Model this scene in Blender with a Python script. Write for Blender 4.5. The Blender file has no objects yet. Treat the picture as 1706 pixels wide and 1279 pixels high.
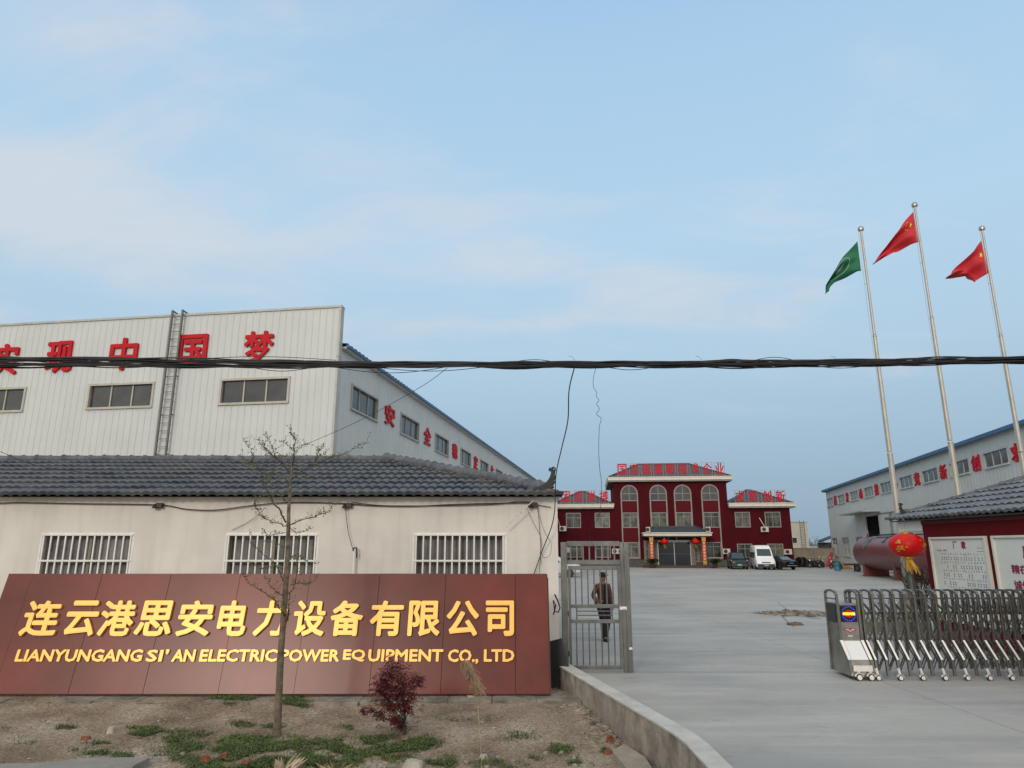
import bpy, math, random
from mathutils import Vector, Matrix, noise
R = math.radians
sc = bpy.context.scene
COL = sc.collection
random.seed(7)

# ------------------------------------------------------------------ camera
CAMH = 2.4; PITCH = R(13.47); FPX = 1135.0
cd = bpy.data.cameras.new('camera'); cam = bpy.data.objects.new('camera', cd); COL.objects.link(cam)
cd.sensor_width = 36; cd.lens = 36*FPX/1706; cd.clip_start = .1; cd.clip_end = 6000
cam.location = (0, 0, CAMH); cam.rotation_euler = (R(90)+PITCH, 0, 0)
sc.camera = cam

# ------------------------------------------------------------------ light
SUN_EL, SUN_AZ = 19.0, 200.0
sc.view_settings.view_transform = 'Standard'; sc.view_settings.look = 'None'
sc.view_settings.exposure = 0.0; sc.view_settings.gamma = 1
sl = bpy.data.lights.new('sun', 'SUN'); sun = bpy.data.objects.new('sun', sl); COL.objects.link(sun)
sl.energy = 1.2; sl.angle = R(10); sl.color = (1, .88, .75)
sun.rotation_euler = (R(90-SUN_EL), 0, -R(SUN_AZ)+math.pi)
w = bpy.data.worlds.new("World"); sc.world = w; w.use_nodes = True
nt = w.node_tree; N = nt.nodes; L = nt.links
bg = N['Background']; bg.inputs[1].default_value = .1
sky = N.new('ShaderNodeTexSky'); sky.sky_type = 'NISHITA'; sky.sun_disc = False
sky.sun_elevation = R(SUN_EL); sky.sun_rotation = R(SUN_AZ); sky.air_density = 1.2; sky.dust_density = 2.5
tc = N.new('ShaderNodeTexCoord'); sep = N.new('ShaderNodeSeparateXYZ'); L.new(tc.outputs['Generated'], sep.inputs[0])
rp = N.new('ShaderNodeValToRGB'); L.new(sep.outputs['Z'], rp.inputs[0])
e = rp.color_ramp.elements; e[0].position = 0; e[0].color = (.27, .375, .475, 1); e[1].position = 1; e[1].color = (.22, .40, .68, 1)
for p_, c_ in ((.09, (.30, .43, .555, 1)), (.26, (.42, .585, .73, 1)), (.42, (.44, .635, .81, 1)), (.62, (.385, .59, .80, 1))):
    k = rp.color_ramp.elements.new(p_); k.color = c_
sca = N.new('ShaderNodeVectorMath'); sca.operation = 'SCALE'; sca.inputs['Scale'].default_value = 10.8
L.new(rp.outputs[0], sca.inputs[0])
mx = N.new('ShaderNodeMix'); mx.data_type = 'RGBA'; mx.inputs[0].default_value = .93
L.new(sky.outputs[0], mx.inputs[6]); L.new(sca.outputs[0], mx.inputs[7])
# clouds: streaks on a flattened dome
dz = N.new('ShaderNodeMath'); dz.operation = 'ADD'; dz.inputs[1].default_value = .16; L.new(sep.outputs['Z'], dz.inputs[0])
dx = N.new('ShaderNodeMath'); dx.operation = 'DIVIDE'; L.new(sep.outputs['X'], dx.inputs[0]); L.new(dz.outputs[0], dx.inputs[1])
dy = N.new('ShaderNodeMath'); dy.operation = 'DIVIDE'; L.new(sep.outputs['Y'], dy.inputs[0]); L.new(dz.outputs[0], dy.inputs[1])
cb = N.new('ShaderNodeCombineXYZ'); L.new(dx.outputs[0], cb.inputs[0]); L.new(dy.outputs[0], cb.inputs[1])
mp = N.new('ShaderNodeMapping'); L.new(cb.outputs[0], mp.inputs[0]); mp.inputs['Rotation'].default_value = (0, 0, R(38)); mp.inputs['Scale'].default_value = (.75, 1.55, 1); mp.inputs['Location'].default_value = (3.1, 1.7, 0)
def wnoise(scale, detail, rough, dist=0):
    n = N.new('ShaderNodeTexNoise'); n.inputs['Scale'].default_value = scale; n.inputs['Detail'].default_value = detail
    n.inputs['Roughness'].default_value = rough; n.inputs['Distortion'].default_value = dist
    L.new(mp.outputs[0], n.inputs['Vector']); return n
n1 = wnoise(.8, 3, .5, .3); n2 = wnoise(2.2, 8, .58, .5)
mul = N.new('ShaderNodeMath'); mul.operation = 'MULTIPLY'; L.new(n1.outputs[0], mul.inputs[0]); L.new(n2.outputs[0], mul.inputs[1])
# more cloud to the left (west)
lf = N.new('ShaderNodeMapRange'); lf.inputs[1].default_value = .75; lf.inputs[2].default_value = -.75; lf.inputs[3].default_value = -.075; lf.inputs[4].default_value = .005
L.new(sep.outputs['X'], lf.inputs[0])
ad = N.new('ShaderNodeMath'); L.new(mul.outputs[0], ad.inputs[0]); L.new(lf.outputs[0], ad.inputs[1])
# where the evening's main cloud banks lie, by direction
ya = N.new('ShaderNodeMath'); ya.operation = 'MAXIMUM'; ya.inputs[1].default_value = .05; L.new(sep.outputs['Y'], ya.inputs[0])
qa = N.new('ShaderNodeMath'); qa.operation = 'DIVIDE'; L.new(sep.outputs['X'], qa.inputs[0]); L.new(ya.outputs[0], qa.inputs[1])
qb = N.new('ShaderNodeMath'); qb.operation = 'DIVIDE'; L.new(sep.outputs['Z'], qb.inputs[0]); L.new(ya.outputs[0], qb.inputs[1])
qc = N.new('ShaderNodeCombineXYZ'); L.new(qa.outputs[0], qc.inputs[0]); L.new(qb.outputs[0], qc.inputs[1])
for (bx, by, rot, ex, ey, amt) in ((-.80, .57, -14, .55, .085, .125), (-.55, .46, -10, .40, .07, .08), (.24, .38, -22, .45, .055, .085), (-.10, .30, -5, .6, .07, .06), (-.85, .98, -30, .55, .10, .07), (-.7, .42, 0, .8, .16, .05)):
    m_ = N.new('ShaderNodeMapping'); m_.vector_type = 'TEXTURE'; m_.inputs['Location'].default_value = (bx, by, 0); m_.inputs['Rotation'].default_value = (0, 0, R(rot)); m_.inputs['Scale'].default_value = (ex, ey*1.4, 1); L.new(qc.outputs[0], m_.inputs[0])
    ln_ = N.new('ShaderNodeVectorMath'); ln_.operation = 'LENGTH'; L.new(m_.outputs[0], ln_.inputs[0])
    r_ = N.new('ShaderNodeMapRange'); r_.interpolation_type = 'SMOOTHERSTEP'; r_.inputs[1].default_value = 1.3; r_.inputs[2].default_value = 0; r_.inputs[3].default_value = 0; r_.inputs[4].default_value = amt; L.new(ln_.outputs['Value'], r_.inputs[0])
    a2 = N.new('ShaderNodeMath'); L.new(ad.outputs[0], a2.inputs[0]); L.new(r_.outputs[0], a2.inputs[1]); ad = a2
mr = N.new('ShaderNodeMapRange'); mr.interpolation_type = 'SMOOTHSTEP'; L.new(ad.outputs[0], mr.inputs[0])
mr.inputs[1].default_value = .20; mr.inputs[2].default_value = .46; mr.inputs[3].default_value = 0; mr.inputs[4].default_value = .66
# clouds fade in above the horizon murk
fd = N.new('ShaderNodeMapRange'); fd.interpolation_type = 'SMOOTHSTEP'; fd.inputs[1].default_value = .10; fd.inputs[2].default_value = .30; L.new(sep.outputs['Z'], fd.inputs[0])
mf = N.new('ShaderNodeMath'); mf.operation = 'MULTIPLY'; L.new(mr.outputs[0], mf.inputs[0]); L.new(fd.outputs[0], mf.inputs[1])
mc = N.new('ShaderNodeMix'); mc.data_type = 'RGBA'; L.new(mf.outputs[0], mc.inputs[0]); L.new(mx.outputs[2], mc.inputs[6]); mc.inputs[7].default_value = (6.9, 7.1, 7.5, 1)
# warm bright sky added overhead and behind the camera, unseen, to lift the fill
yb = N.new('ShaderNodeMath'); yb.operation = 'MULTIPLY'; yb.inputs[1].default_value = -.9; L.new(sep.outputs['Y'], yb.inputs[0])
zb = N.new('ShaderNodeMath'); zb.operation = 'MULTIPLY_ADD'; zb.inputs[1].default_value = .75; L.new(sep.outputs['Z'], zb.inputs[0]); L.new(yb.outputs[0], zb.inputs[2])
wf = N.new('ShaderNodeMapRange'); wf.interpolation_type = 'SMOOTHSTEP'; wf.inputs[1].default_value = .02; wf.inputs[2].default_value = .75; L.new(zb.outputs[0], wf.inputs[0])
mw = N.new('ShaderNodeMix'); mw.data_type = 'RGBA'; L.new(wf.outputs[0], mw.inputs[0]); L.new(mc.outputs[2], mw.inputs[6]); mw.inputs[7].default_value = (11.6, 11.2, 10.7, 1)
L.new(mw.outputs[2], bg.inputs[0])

# ------------------------------------------------------------------ materials
MATS = {}
def M(name, rgb, rough=.7, metal=0, var=.12, vs=1.5, bump=0, bs=30, streak=0, stc=None, emit=0, spec=.5, vc=None):
    if name in MATS: return MATS[name]
    m = bpy.data.materials.new(name); m.use_nodes = True; t = m.node_tree; n = t.nodes; l = t.links
    b = n['Principled BSDF']; b.inputs['Roughness'].default_value = rough; b.inputs['Metallic'].default_value = metal
    b.inputs['Specular IOR Level'].default_value = spec
    col = (*rgb, 1); c = n.new('ShaderNodeTexCoord')
    src = None
    if var > 0:
        no = n.new('ShaderNodeTexNoise'); no.inputs['Scale'].default_value = vs; no.inputs['Detail'].default_value = 6; no.inputs['Roughness'].default_value = .62
        l.new(c.outputs['Object'], no.inputs['Vector'])
        r = n.new('ShaderNodeMapRange'); r.inputs[1].default_value = .3; r.inputs[2].default_value = .7
        l.new(no.outputs[0], r.inputs[0])
        x = n.new('ShaderNodeMix'); x.data_type = 'RGBA'; l.new(r.outputs[0], x.inputs[0])
        lo = vc if vc else tuple(v*(1-var*1.6) for v in rgb)
        x.inputs[6].default_value = (*lo, 1); x.inputs[7].default_value = (*[min(1, v*(1+var*.8)) for v in rgb], 1)
        src = x.outputs[2]
    if streak:
        mpn = n.new('ShaderNodeMapping'); l.new(c.outputs['Object'], mpn.inputs[0]); mpn.inputs['Scale'].default_value = (5, 5, .35)
        no = n.new('ShaderNodeTexNoise'); no.inputs['Scale'].default_value = 1; no.inputs['Detail'].default_value = 5; l.new(mpn.outputs[0], no.inputs['Vector'])
        r = n.new('ShaderNodeMapRange'); r.inputs[1].default_value = .48; r.inputs[2].default_value = .78; r.inputs[4].default_value = streak; l.new(no.outputs[0], r.inputs[0])
        x = n.new('ShaderNodeMix'); x.data_type = 'RGBA'; l.new(r.outputs[0], x.inputs[0])
        if src: l.new(src, x.inputs[6])
        else: x.inputs[6].default_value = col
        x.inputs[7].default_value = (*(stc or tuple(v*.45 for v in rgb)), 1); src = x.outputs[2]
    if src: l.new(src, b.inputs['Base Color'])
    else: b.inputs['Base Color'].default_value = col
    if bump:
        no = n.new('ShaderNodeTexNoise'); no.inputs['Scale'].default_value = bs; no.inputs['Detail'].default_value = 4; l.new(c.outputs['Object'], no.inputs['Vector'])
        bu = n.new('ShaderNodeBump'); bu.inputs['Strength'].default_value = bump; bu.inputs['Distance'].default_value = .02; l.new(no.outputs[0], bu.inputs['Height']); l.new(bu.outputs[0], b.inputs['Normal'])
    if emit:
        b.inputs['Emission Color'].default_value = col; b.inputs['Emission Strength'].default_value = emit
    MATS[name] = m; return m
plaster = M('cream_plaster', (.63, .61, .565), .85, var=.09, vs=.8, bump=.25, bs=60, streak=.35, stc=(.40, .365, .31))
cream_base = M('stained_plaster', (.5, .45, .37), .85, var=.2, bump=.3)
tile_m = M('grey_roof_tile', (.085, .083, .082), .5, var=.3, vs=1.4, bump=.25, bs=50, vc=(.028, .036, .050), spec=.45)
ridge_m = M('ridge_tile', (.085, .095, .11), .6, var=.5, vs=4, bump=.4, bs=30, vc=(.04, .04, .045))
mortar = M('ridge_mortar', (.20, .155, .11), .9, var=.4, vs=6, bump=.5)
orn = M('dark_ornament', (.02, .021, .023), .55, var=.4, vs=20, bump=.5, bs=60)
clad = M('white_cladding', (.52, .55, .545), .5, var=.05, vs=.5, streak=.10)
clad_side = M('shaded_white_cladding', (.47, .50, .50), .5, var=.05, vs=.5, streak=.10)  # same white sheet away from the sun, shade put into its colour
clad_r = M('pale_cladding', (.47, .50, .485), .5, var=.06, vs=.5, streak=.14)
trim = M('trim_white', (.50, .50, .47), .5, var=.08)
blue_m = M('blue_sheet', (.02, .10, .22), .45, var=.25, vs=2)
red_l = M('red_letter', (.47, .004, .012), .55, var=.1, vs=3, spec=.2)
gold_l = M('gold_letter', (.80, .455, .10), .38, metal=.25, var=.08, vs=2)
sign_m = M('sign_panel', (.14, .026, .016), .30, var=.30, vs=.55, bump=.03, bs=90, spec=.28, streak=.22, stc=(.085, .016, .012))
glass = M('dark_glass', (.045, .05, .052), .12, var=.3, vs=1.2, spec=.6)
glass_b = M('blueish_glass', (.07, .095, .10), .12, var=.35, vs=.8, spec=.7)
curtain = M('grey_curtain', (.20, .19, .19), .8, var=.35, vs=1.5, streak=.6, stc=(.08, .075, .075))
alu = M('aluminium', (.55, .56, .54), .4, metal=.4, var=.1)
frame_g = M('frame_brown', (.22, .19, .15), .5, var=.2)
white_bar = M('white_bar', (.70, .70, .68), .45, var=.08, vs=6)
steel = M('stainless_steel', (.23, .228, .21), .27, metal=.85, var=.22, vs=3)
steel_d = M('dull_steel', (.15, .145, .125), .38, metal=.6, var=.3, vs=4)
steel_w = M('bright_steel', (.78, .77, .73), .3, metal=.35, var=.08)
pole_m = M('pole_steel', (.40, .385, .34), .42, metal=.35, var=.12, vs=2)
black = M('black_rubber', (.012, .012, .013), .6, var=.2)
cable_m = M('black_cable', (.010, .010, .012), .55, var=.2)
wire_b = M('brown_wire', (.05, .035, .028), .6, var=.2)
redwall = M('red_render', (.105, .0042, .008), .8, var=.14, vs=1.2, bump=.2, bs=60, streak=.15, spec=.15)
redwall_f = M('deep_red_render', (.062, .0032, .0075), .8, var=.16, vs=.4, streak=.3, spec=.12)
redpanel = M('red_spandrel', (.088, .0045, .010), .75, spec=.15, var=.1, vs=.5, streak=.25, stc=(.06, .005, .008))
arch_m = M('beige_moulding', (.24, .21, .19), .7, var=.12)
fascia_m = M('cream_fascia', (.60, .57, .50), .6, var=.06)
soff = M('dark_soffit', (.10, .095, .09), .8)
plinth = M('grey_plinth', (.085, .075, .07), .8, var=.2)
conc = M('rough_concrete', (.28, .255, .215), .9, var=.35, vs=3, bump=.6, bs=22, streak=.55, stc=(.13, .105, .08))
conc_top = M('pale_cement', (.43, .43, .40), .85, var=.14, vs=4, bump=.3, bs=40)
bark = M('bark', (.15, .118, .08), .9, var=.4, vs=12, bump=.8, bs=60)
bark_d = M('twig', (.05, .036, .026), .9, var=.3, vs=10)
leaf_y = M('young_leaf', (.13, .15, .04), .6, var=.4, vs=9)
leaf_r = M('red_leaf', (.12, .010, .018), .5, var=.6, vs=9, vc=(.035, .005, .008))
grass_m = M('weed_green', (.065, .095, .022), .75, var=.7, vs=5, vc=(.025, .042, .010))
straw = M('straw', (.36, .27, .16), .8, var=.4, vs=8)
brick_m = M('broken_brick', (.22, .065, .035), .9, var=.4, vs=12, bump=.6)
stone_m = M('stone', (.26, .24, .20), .9, var=.35, vs=8, bump=.6)
yellow = M('yellow_print', (.75, .42, .02), .5, var=.15, vs=10)
lant_r = M('lantern_silk', (.52, .003, .003), .45, var=.2, vs=6, spec=.25)

# ------------------------------------------------------------------ mesh builder
class MB:
    def __init__(s): s.v = []; s.f = []; s.T = Matrix.Identity(4)
    def add(s, vs, fs):
        o = len(s.v); s.v += [s.T @ Vector(v) for v in vs]; s.f += [tuple(i+o for i in f) for f in fs]
    def box(s, x0, x1, y0, y1, z0, z1, rot=None):
        vs = [(x, y, z) for z in (z0, z1) for y in (y0, y1) for x in (x0, x1)]
        if rot is not None:
            c = Vector(((x0+x1)/2, (y0+y1)/2, (z0+z1)/2)); vs = [rot @ (Vector(v)-c)+c for v in vs]
        s.add(vs, [(0, 2, 3, 1), (4, 5, 7, 6), (0, 1, 5, 4), (2, 6, 7, 3), (0, 4, 6, 2), (1, 3, 7, 5)])
    def bar(s, a, b, wd, th=None, up=(0, 0, 1)):
        a, b = Vector(a), Vector(b); th = th or wd; d = (b-a).normalized(); u = Vector(up)
        if abs(d.dot(u)) > .98: u = Vector((0, 1, 0))
        x = d.cross(u).normalized()*wd/2; y = d.cross(x).normalized()*th/2
        s.add([a-x-y, a+x-y, a+x+y, a-x+y, b-x-y, b+x-y, b+x+y, b-x+y], [(0, 1, 2, 3), (4, 7, 6, 5), (0, 4, 5, 1), (1, 5, 6, 2), (2, 6, 7, 3), (3, 7, 4, 0)])
    def tube(s, pts, r, n=6, cap=True):
        pts = [Vector(p) for p in pts]; k = len(pts); rs = r if isinstance(r, (list, tuple)) else [r]*k
        vs = []; fs = []; ref = Vector((.13, .31, .94))
        for i, p in enumerate(pts):
            d = (pts[min(i+1, k-1)]-pts[max(i-1, 0)]).normalized()
            if abs(d.dot(ref)) > .97: ref = Vector((1, 0, .1)).normalized()
            x = d.cross(ref).normalized(); y = d.cross(x)
            for j in range(n):
                a = 2*math.pi*j/n; vs.append(p+(x*math.cos(a)+y*math.sin(a))*rs[i])
        for i in range(k-1):
            for j in range(n):
                j2 = (j+1) % n; fs.append((i*n+j, (i+1)*n+j, (i+1)*n+j2, i*n+j2))
        if cap: fs += [tuple(range(n)), tuple((k-1)*n+j for j in reversed(range(n)))]
        s.add(vs, fs)
    def lathe(s, prof, c=(0, 0, 0), n=20, axis='z'):
        vs = []; fs = []; c = Vector(c)
        for r, z in prof:
            for j in range(n):
                a = 2*math.pi*j/n
                p = {'z': (r*math.cos(a), r*math.sin(a), z), 'y': (r*math.cos(a), z, r*math.sin(a)), 'x': (z, r*math.cos(a), r*math.sin(a))}[axis]
                vs.append(Vector(p)+c)
        for i in range(len(prof)-1):
            for j in range(n):
                j2 = (j+1) % n; fs.append((i*n+j, i*n+j2, (i+1)*n+j2, (i+1)*n+j))
        fs += [tuple(reversed(range(n))), tuple((len(prof)-1)*n+j for j in range(n))]
        s.add(vs, fs)
    def prism(s, poly, y0, y1):   # polygon in x,z extruded along y (y0 front)
        n = len(poly); vs = [(x, y0, z) for x, z in poly]+[(x, y1, z) for x, z in poly]
        s.add(vs, [tuple(range(n)), tuple(reversed(range(n, 2*n)))]+[(i, n+i, n+(i+1) % n, (i+1) % n) for i in range(n)])
    def sphere(s, c, r, n=10, m=7, sq=(1, 1, 1), jit=0):
        vs = []; fs = []; c = Vector(c)
        for i in range(m+1):
            t = math.pi*i/m
            for j in range(n):
                a = 2*math.pi*j/n; k = r*(1+random.uniform(-jit, jit))
                vs.append(c+Vector((k*math.sin(t)*math.cos(a)*sq[0], k*math.sin(t)*math.sin(a)*sq[1], k*math.cos(t)*sq[2])))
        for i in range(m):
            for j in range(n): j2 = (j+1) % n; fs.append((i*n+j, (i+1)*n+j, (i+1)*n+j2, i*n+j2))
        s.add(vs, fs)
    def build(s, name, mat, parent=None, smooth=False, bevel=0):
        me = bpy.data.meshes.new(name); me.from_pydata([tuple(v) for v in s.v], [], s.f)
        me.materials.append(mat)
        if smooth:
            me.polygons.foreach_set('use_smooth', [True]*len(me.polygons))
            try: me.set_sharp_from_angle(angle=R(38))
            except Exception: pass
        me.update(); o = bpy.data.objects.new(name, me); COL.objects.link(o)
        if parent: o.parent = parent
        if bevel:
            b = o.modifiers.new('bevel', 'BEVEL'); b.width = bevel; b.segments = 2; b.limit_method = 'ANGLE'
        return o
def tag(o, label=None, cat=None, group=None, kind=None):
    if label: o['label'] = label
    if cat: o['category'] = cat
    if group: o['group'] = group
    if kind: o['kind'] = kind
    return o
def thing(name, label, cat, loc=(0, 0, 0), rz=0, group=None):
    o = bpy.data.objects.new(name, None); COL.objects.link(o); o.location = loc; o.rotation_euler = (0, 0, rz); o.empty_display_size = .2
    return tag(o, label, cat, group)
def copy_tree(o, parent=None):
    c = o.copy(); COL.objects.link(c); c.parent = parent
    for ch in [x for x in bpy.data.objects if x.parent == o]: copy_tree(ch, c)
    return c
def px(x, y, Y):      # point of the place seen at photo pixel (x,y), standing Y metres ahead
    s_, c_ = math.sin(PITCH), math.cos(PITCH)
    d = (x-853, c_*FPX+s_*(y-639.5), s_*FPX-c_*(y-639.5)); t = Y/d[1]
    return Vector((d[0]*t, Y, CAMH+d[2]*t))
def pz(x, y, z=0):    # the same on a level z
    s_, c_ = math.sin(PITCH), math.cos(PITCH)
    d = (x-853, c_*FPX+s_*(y-639.5), s_*FPX-c_*(y-639.5)); t = (z-CAMH)/d[2]
    return Vector((d[0]*t, d[1]*t, z))
_tc = {}
def text_mesh(txt, wd, ht, depth, bold=.02, key=''):   # bold in metres
    k_ = (txt, round(wd, 3), round(ht, 3), depth, bold)
    if k_ in _tc: return _tc[k_]
    c = bpy.data.curves.new('tmp', 'FONT'); c.body = txt; c.size = 1; c.extrude = .5; c.resolution_u = 2
    o = bpy.data.objects.new('tmp', c); COL.objects.link(o)
    m0 = bpy.data.meshes.new_from_object(o.evaluated_get(bpy.context.evaluated_depsgraph_get()))
    bpy.data.objects.remove(o); bpy.data.curves.remove(c)
    base = [v.co.copy() for v in m0.vertices]; fc = [tuple(p.vertices) for p in m0.polygons]; bpy.data.meshes.remove(m0)
    # a heavier weight: the strokes thickened by shifted copies, each set a hair deeper than the last
    x0 = min(v.x for v in base); x1 = max(v.x for v in base); y0 = min(v.y for v in base); y1 = max(v.y for v in base)
    sx = (wd-2*bold)/(x1-x0) if wd else (ht-2*bold)/(y1-y0); sy = (ht-2*bold)/(y1-y0) if ht else sx
    base = [Vector(((v.x-(x0+x1)/2)*sx, (v.y-(y0+y1)/2)*sy, v.z)) for v in base]
    sh = [(0, 0)]+([(bold*math.cos(math.pi*k/4), bold*math.sin(math.pi*k/4)) for k in range(8)] if bold else [])
    vs = []; fs = []
    for i, (a_, b_) in enumerate(sh):
        o_ = len(vs); vs += [Vector((v.x+a_, v.y+b_, v.z-(.012*i if v.z > 0 else -.012*i))) for v in base]; fs += [tuple(q+o_ for q in f) for f in fc]
    me = bpy.data.meshes.new('letter'); me.from_pydata([(p.x, -(p.z-.5)*depth-depth, p.y) for p in vs], [], fs); me.update()
    _tc[k_] = me; return me
def letter(name, txt, wd, ht, depth, mat, parent, T, bold=.02):
    me = text_mesh(txt, wd, ht, depth, bold)
    if not me.materials: me.materials.append(mat)
    elif me.materials[0] != mat: me = me.copy(); me.materials[0] = mat
    o = bpy.data.objects.new(name, me); COL.objects.link(o); o.parent = parent; o.matrix_local = T
    return o
Tr = Matrix.Translation
def Rz(a): return Matrix.Rotation(a, 4, 'Z')

# wall sheet in local x (along) / z (up), front towards -y, with openings cut through
def wall_sheet(mb, u0, u1, z0, z1, holes=(), rib=None, hole_depth=.12):
    us = {u0, u1}; zs = {z0, z1}
    for a, b, c, d in holes: us |= {a, b}; zs |= {c, d}
    prof = None
    if rib:
        sp, rw, rd = rib; k = math.ceil(u0/sp)
        while k*sp < u1:
            for q in (-rw, -rw*.5, rw*.5, rw):
                if u0 < k*sp+q < u1: us.add(round(k*sp+q, 4))
            k += 1
    us = sorted(us); zs = sorted(z for z in zs if z0 <= z <= z1)
    def off(u):
        if not rib: return 0
        sp, rw, rd = rib; q = abs(u-round(u/sp)*sp)
        return -rd if q <= rw*.51 else 0
    idx = {}; vs = []; fs = []
    for i, u in enumerate(us):
        for j, z in enumerate(zs): idx[i, j] = len(vs); vs.append((u, off(u), z))
    for i in range(len(us)-1):
        for j in range(len(zs)-1):
            cu = (us[i]+us[i+1])/2; cz = (zs[j]+zs[j+1])/2
            if any(a < cu < b and c < cz < d for a, b, c, d in holes): continue
            fs.append((idx[i, j], idx[i+1, j], idx[i+1, j+1], idx[i, j+1]))
    mb.add(vs, fs)
    for a, b, c, d in holes:
        D = hole_depth
        mb.add([(a, 0, c), (b, 0, c), (b, 0, d), (a, 0, d), (a, D, c), (b, D, c), (b, D, d), (a, D, d)], [(0, 4, 5, 1), (1, 5, 6, 2), (2, 6, 7, 3), (3, 7, 4, 0)])
def window(parent, T, u0, u1, z0, z1, cols=3, fw=.06, recess=.06, proud=.03, mf=None, mg=None, rows=(), sill=0, name='window'):
    mb = MB(); mb.T = T; mf = mf or alu
    y0, y1 = -proud, recess+.04
    mb.box(u0-fw*.6, u1+fw*.6, y0, y1, z1-fw*.4, z1+fw*.6); mb.box(u0-fw*.6, u1+fw*.6, y0-sill, y1, z0-fw*.6, z0+fw*.4)
    mb.box(u0-fw*.6, u0+fw*.4, y0, y1, z0+fw*.4, z1-fw*.4); mb.box(u1-fw*.4, u1+fw*.6, y0, y1, z0+fw*.4, z1-fw*.4)
    for k in range(1, cols):
        u = u0+(u1-u0)*k/cols; mb.box(u-fw*.3, u+fw*.3, recess-.03, y1, z0+fw*.4, z1-fw*.4)
    for z in rows: mb.box(u0+fw*.4, u1-fw*.4, recess-.035, y1-.004, z-fw*.3, z+fw*.3)
    wo = mb.build(name, mf, parent)
    g = MB(); g.T = T; g.box(u0, u1, recess+.01, recess+.03, z0, z1); g.build('pane', mg or glass, wo)
    return wo

# curved clay tiles laid in courses; plane given by origin O, along U, up-slope V
def tile_slope(mb, O, U, V, lo, hi, vlen, period=.3, course=.34, amp=.04, step=.045):
    O, U, V = Vector(O), Vector(U).normalized(), Vector(V).normalized(); W = U.cross(V).normalized()
    if W.z < 0: W = -W
    nc = max(1, int(round(vlen/course))); ch = vlen/nc
    umin = min(lo(0), lo(vlen)); umax = max(hi(0), hi(vlen)); nu = int((umax-umin)/(period/8))+1
    rows = [(0, -.03, 0)]
    for c in range(nc): rows += [(c*ch, step, c), ((c+1)*ch, 0.0, c)]
    vs = []; n = nu+1
    for v, h, c in rows:
        ph = random.Random(c*7+3)
        for i in range(n):
            u = umin+i*period/8; w_ = amp*abs(math.cos(math.pi*u/period))**.8*1.6
            j = random.Random(int(u/period+.5)*131+c).uniform(-.006, .006)
            uu = min(max(u, lo(v)), hi(v))
            vs.append(O+U*uu+V*(v-(.012+j if h > .01 else 0))+W*(w_+h+j))
    fs = []
    for r in range(len(rows)-1):
        for i in range(n-1):
            a = r*n+i
            if (vs[a]-vs[a+1]).length < 1e-5 and (vs[a+n]-vs[a+n+1]).length < 1e-5: continue
            fs.append((a, a+1, a+n+1, a+n))
    mb.add(vs, fs)
def ridge_run(mb, A, B, r=.09, ln=.33):
    A, B = Vector(A), Vector(B); d = B-A; n = max(1, int(d.length/ln)); d /= n
    for k in range(n):
        j = Vector((0, 0, random.uniform(-.008, .008)))
        mb.tube([A+d*k+j, A+d*(k+.12)+j, A+d*(k+.2)+j, A+d*(k+1.06)+j], [r*1.22, r*1.25, r*1.02, r*.93], 10)
# ------------------------------------------------------------------ ground
def earth_mat():
    m = bpy.data.materials.new('dry_earth'); m.use_nodes = True; t = m.node_tree; n = t.nodes; l = t.links; b = n['Principled BSDF']; b.inputs['Roughness'].default_value = .95
    c = n.new('ShaderNodeTexCoord'); 
    def nz(s, d=6): q = n.new('ShaderNodeTexNoise'); q.inputs['Scale'].default_value = s; q.inputs['Detail'].default_value = d; q.inputs['Roughness'].default_value = .65; l.new(c.outputs['Object'], q.inputs['Vector']); return q
    a = nz(.9); r = n.new('ShaderNodeValToRGB'); l.new(a.outputs[0], r.inputs[0])
    e = r.color_ramp.elements; e[0].position = .35; e[0].color = (.155, .115, .078, 1); e[1].position = .68; e[1].color = (.36, .315, .255, 1)
    k = r.color_ramp.elements.new(.52); k.color = (.27, .215, .15, 1)
    g = nz(26, 9); rg = n.new('ShaderNodeMapRange'); rg.inputs[1].default_value = .32; rg.inputs[2].default_value = .66; rg.inputs[3].default_value = .45; rg.inputs[4].default_value = 1.38; l.new(g.outputs[0], rg.inputs[0])
    v = n.new('ShaderNodeVectorMath'); v.operation = 'SCALE'; l.new(r.outputs[0], v.inputs[0]); l.new(rg.outputs[0], v.inputs['Scale']); l.new(v.outputs[0], b.inputs['Base Color'])
    h = nz(22, 8); bu = n.new('ShaderNodeBump'); bu.inputs['Strength'].default_value = .9; bu.inputs['Distance'].default_value = .05; l.new(h.outputs[0], bu.inputs['Height']); l.new(bu.outputs[0], b.inputs['Normal'])
    return m
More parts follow.
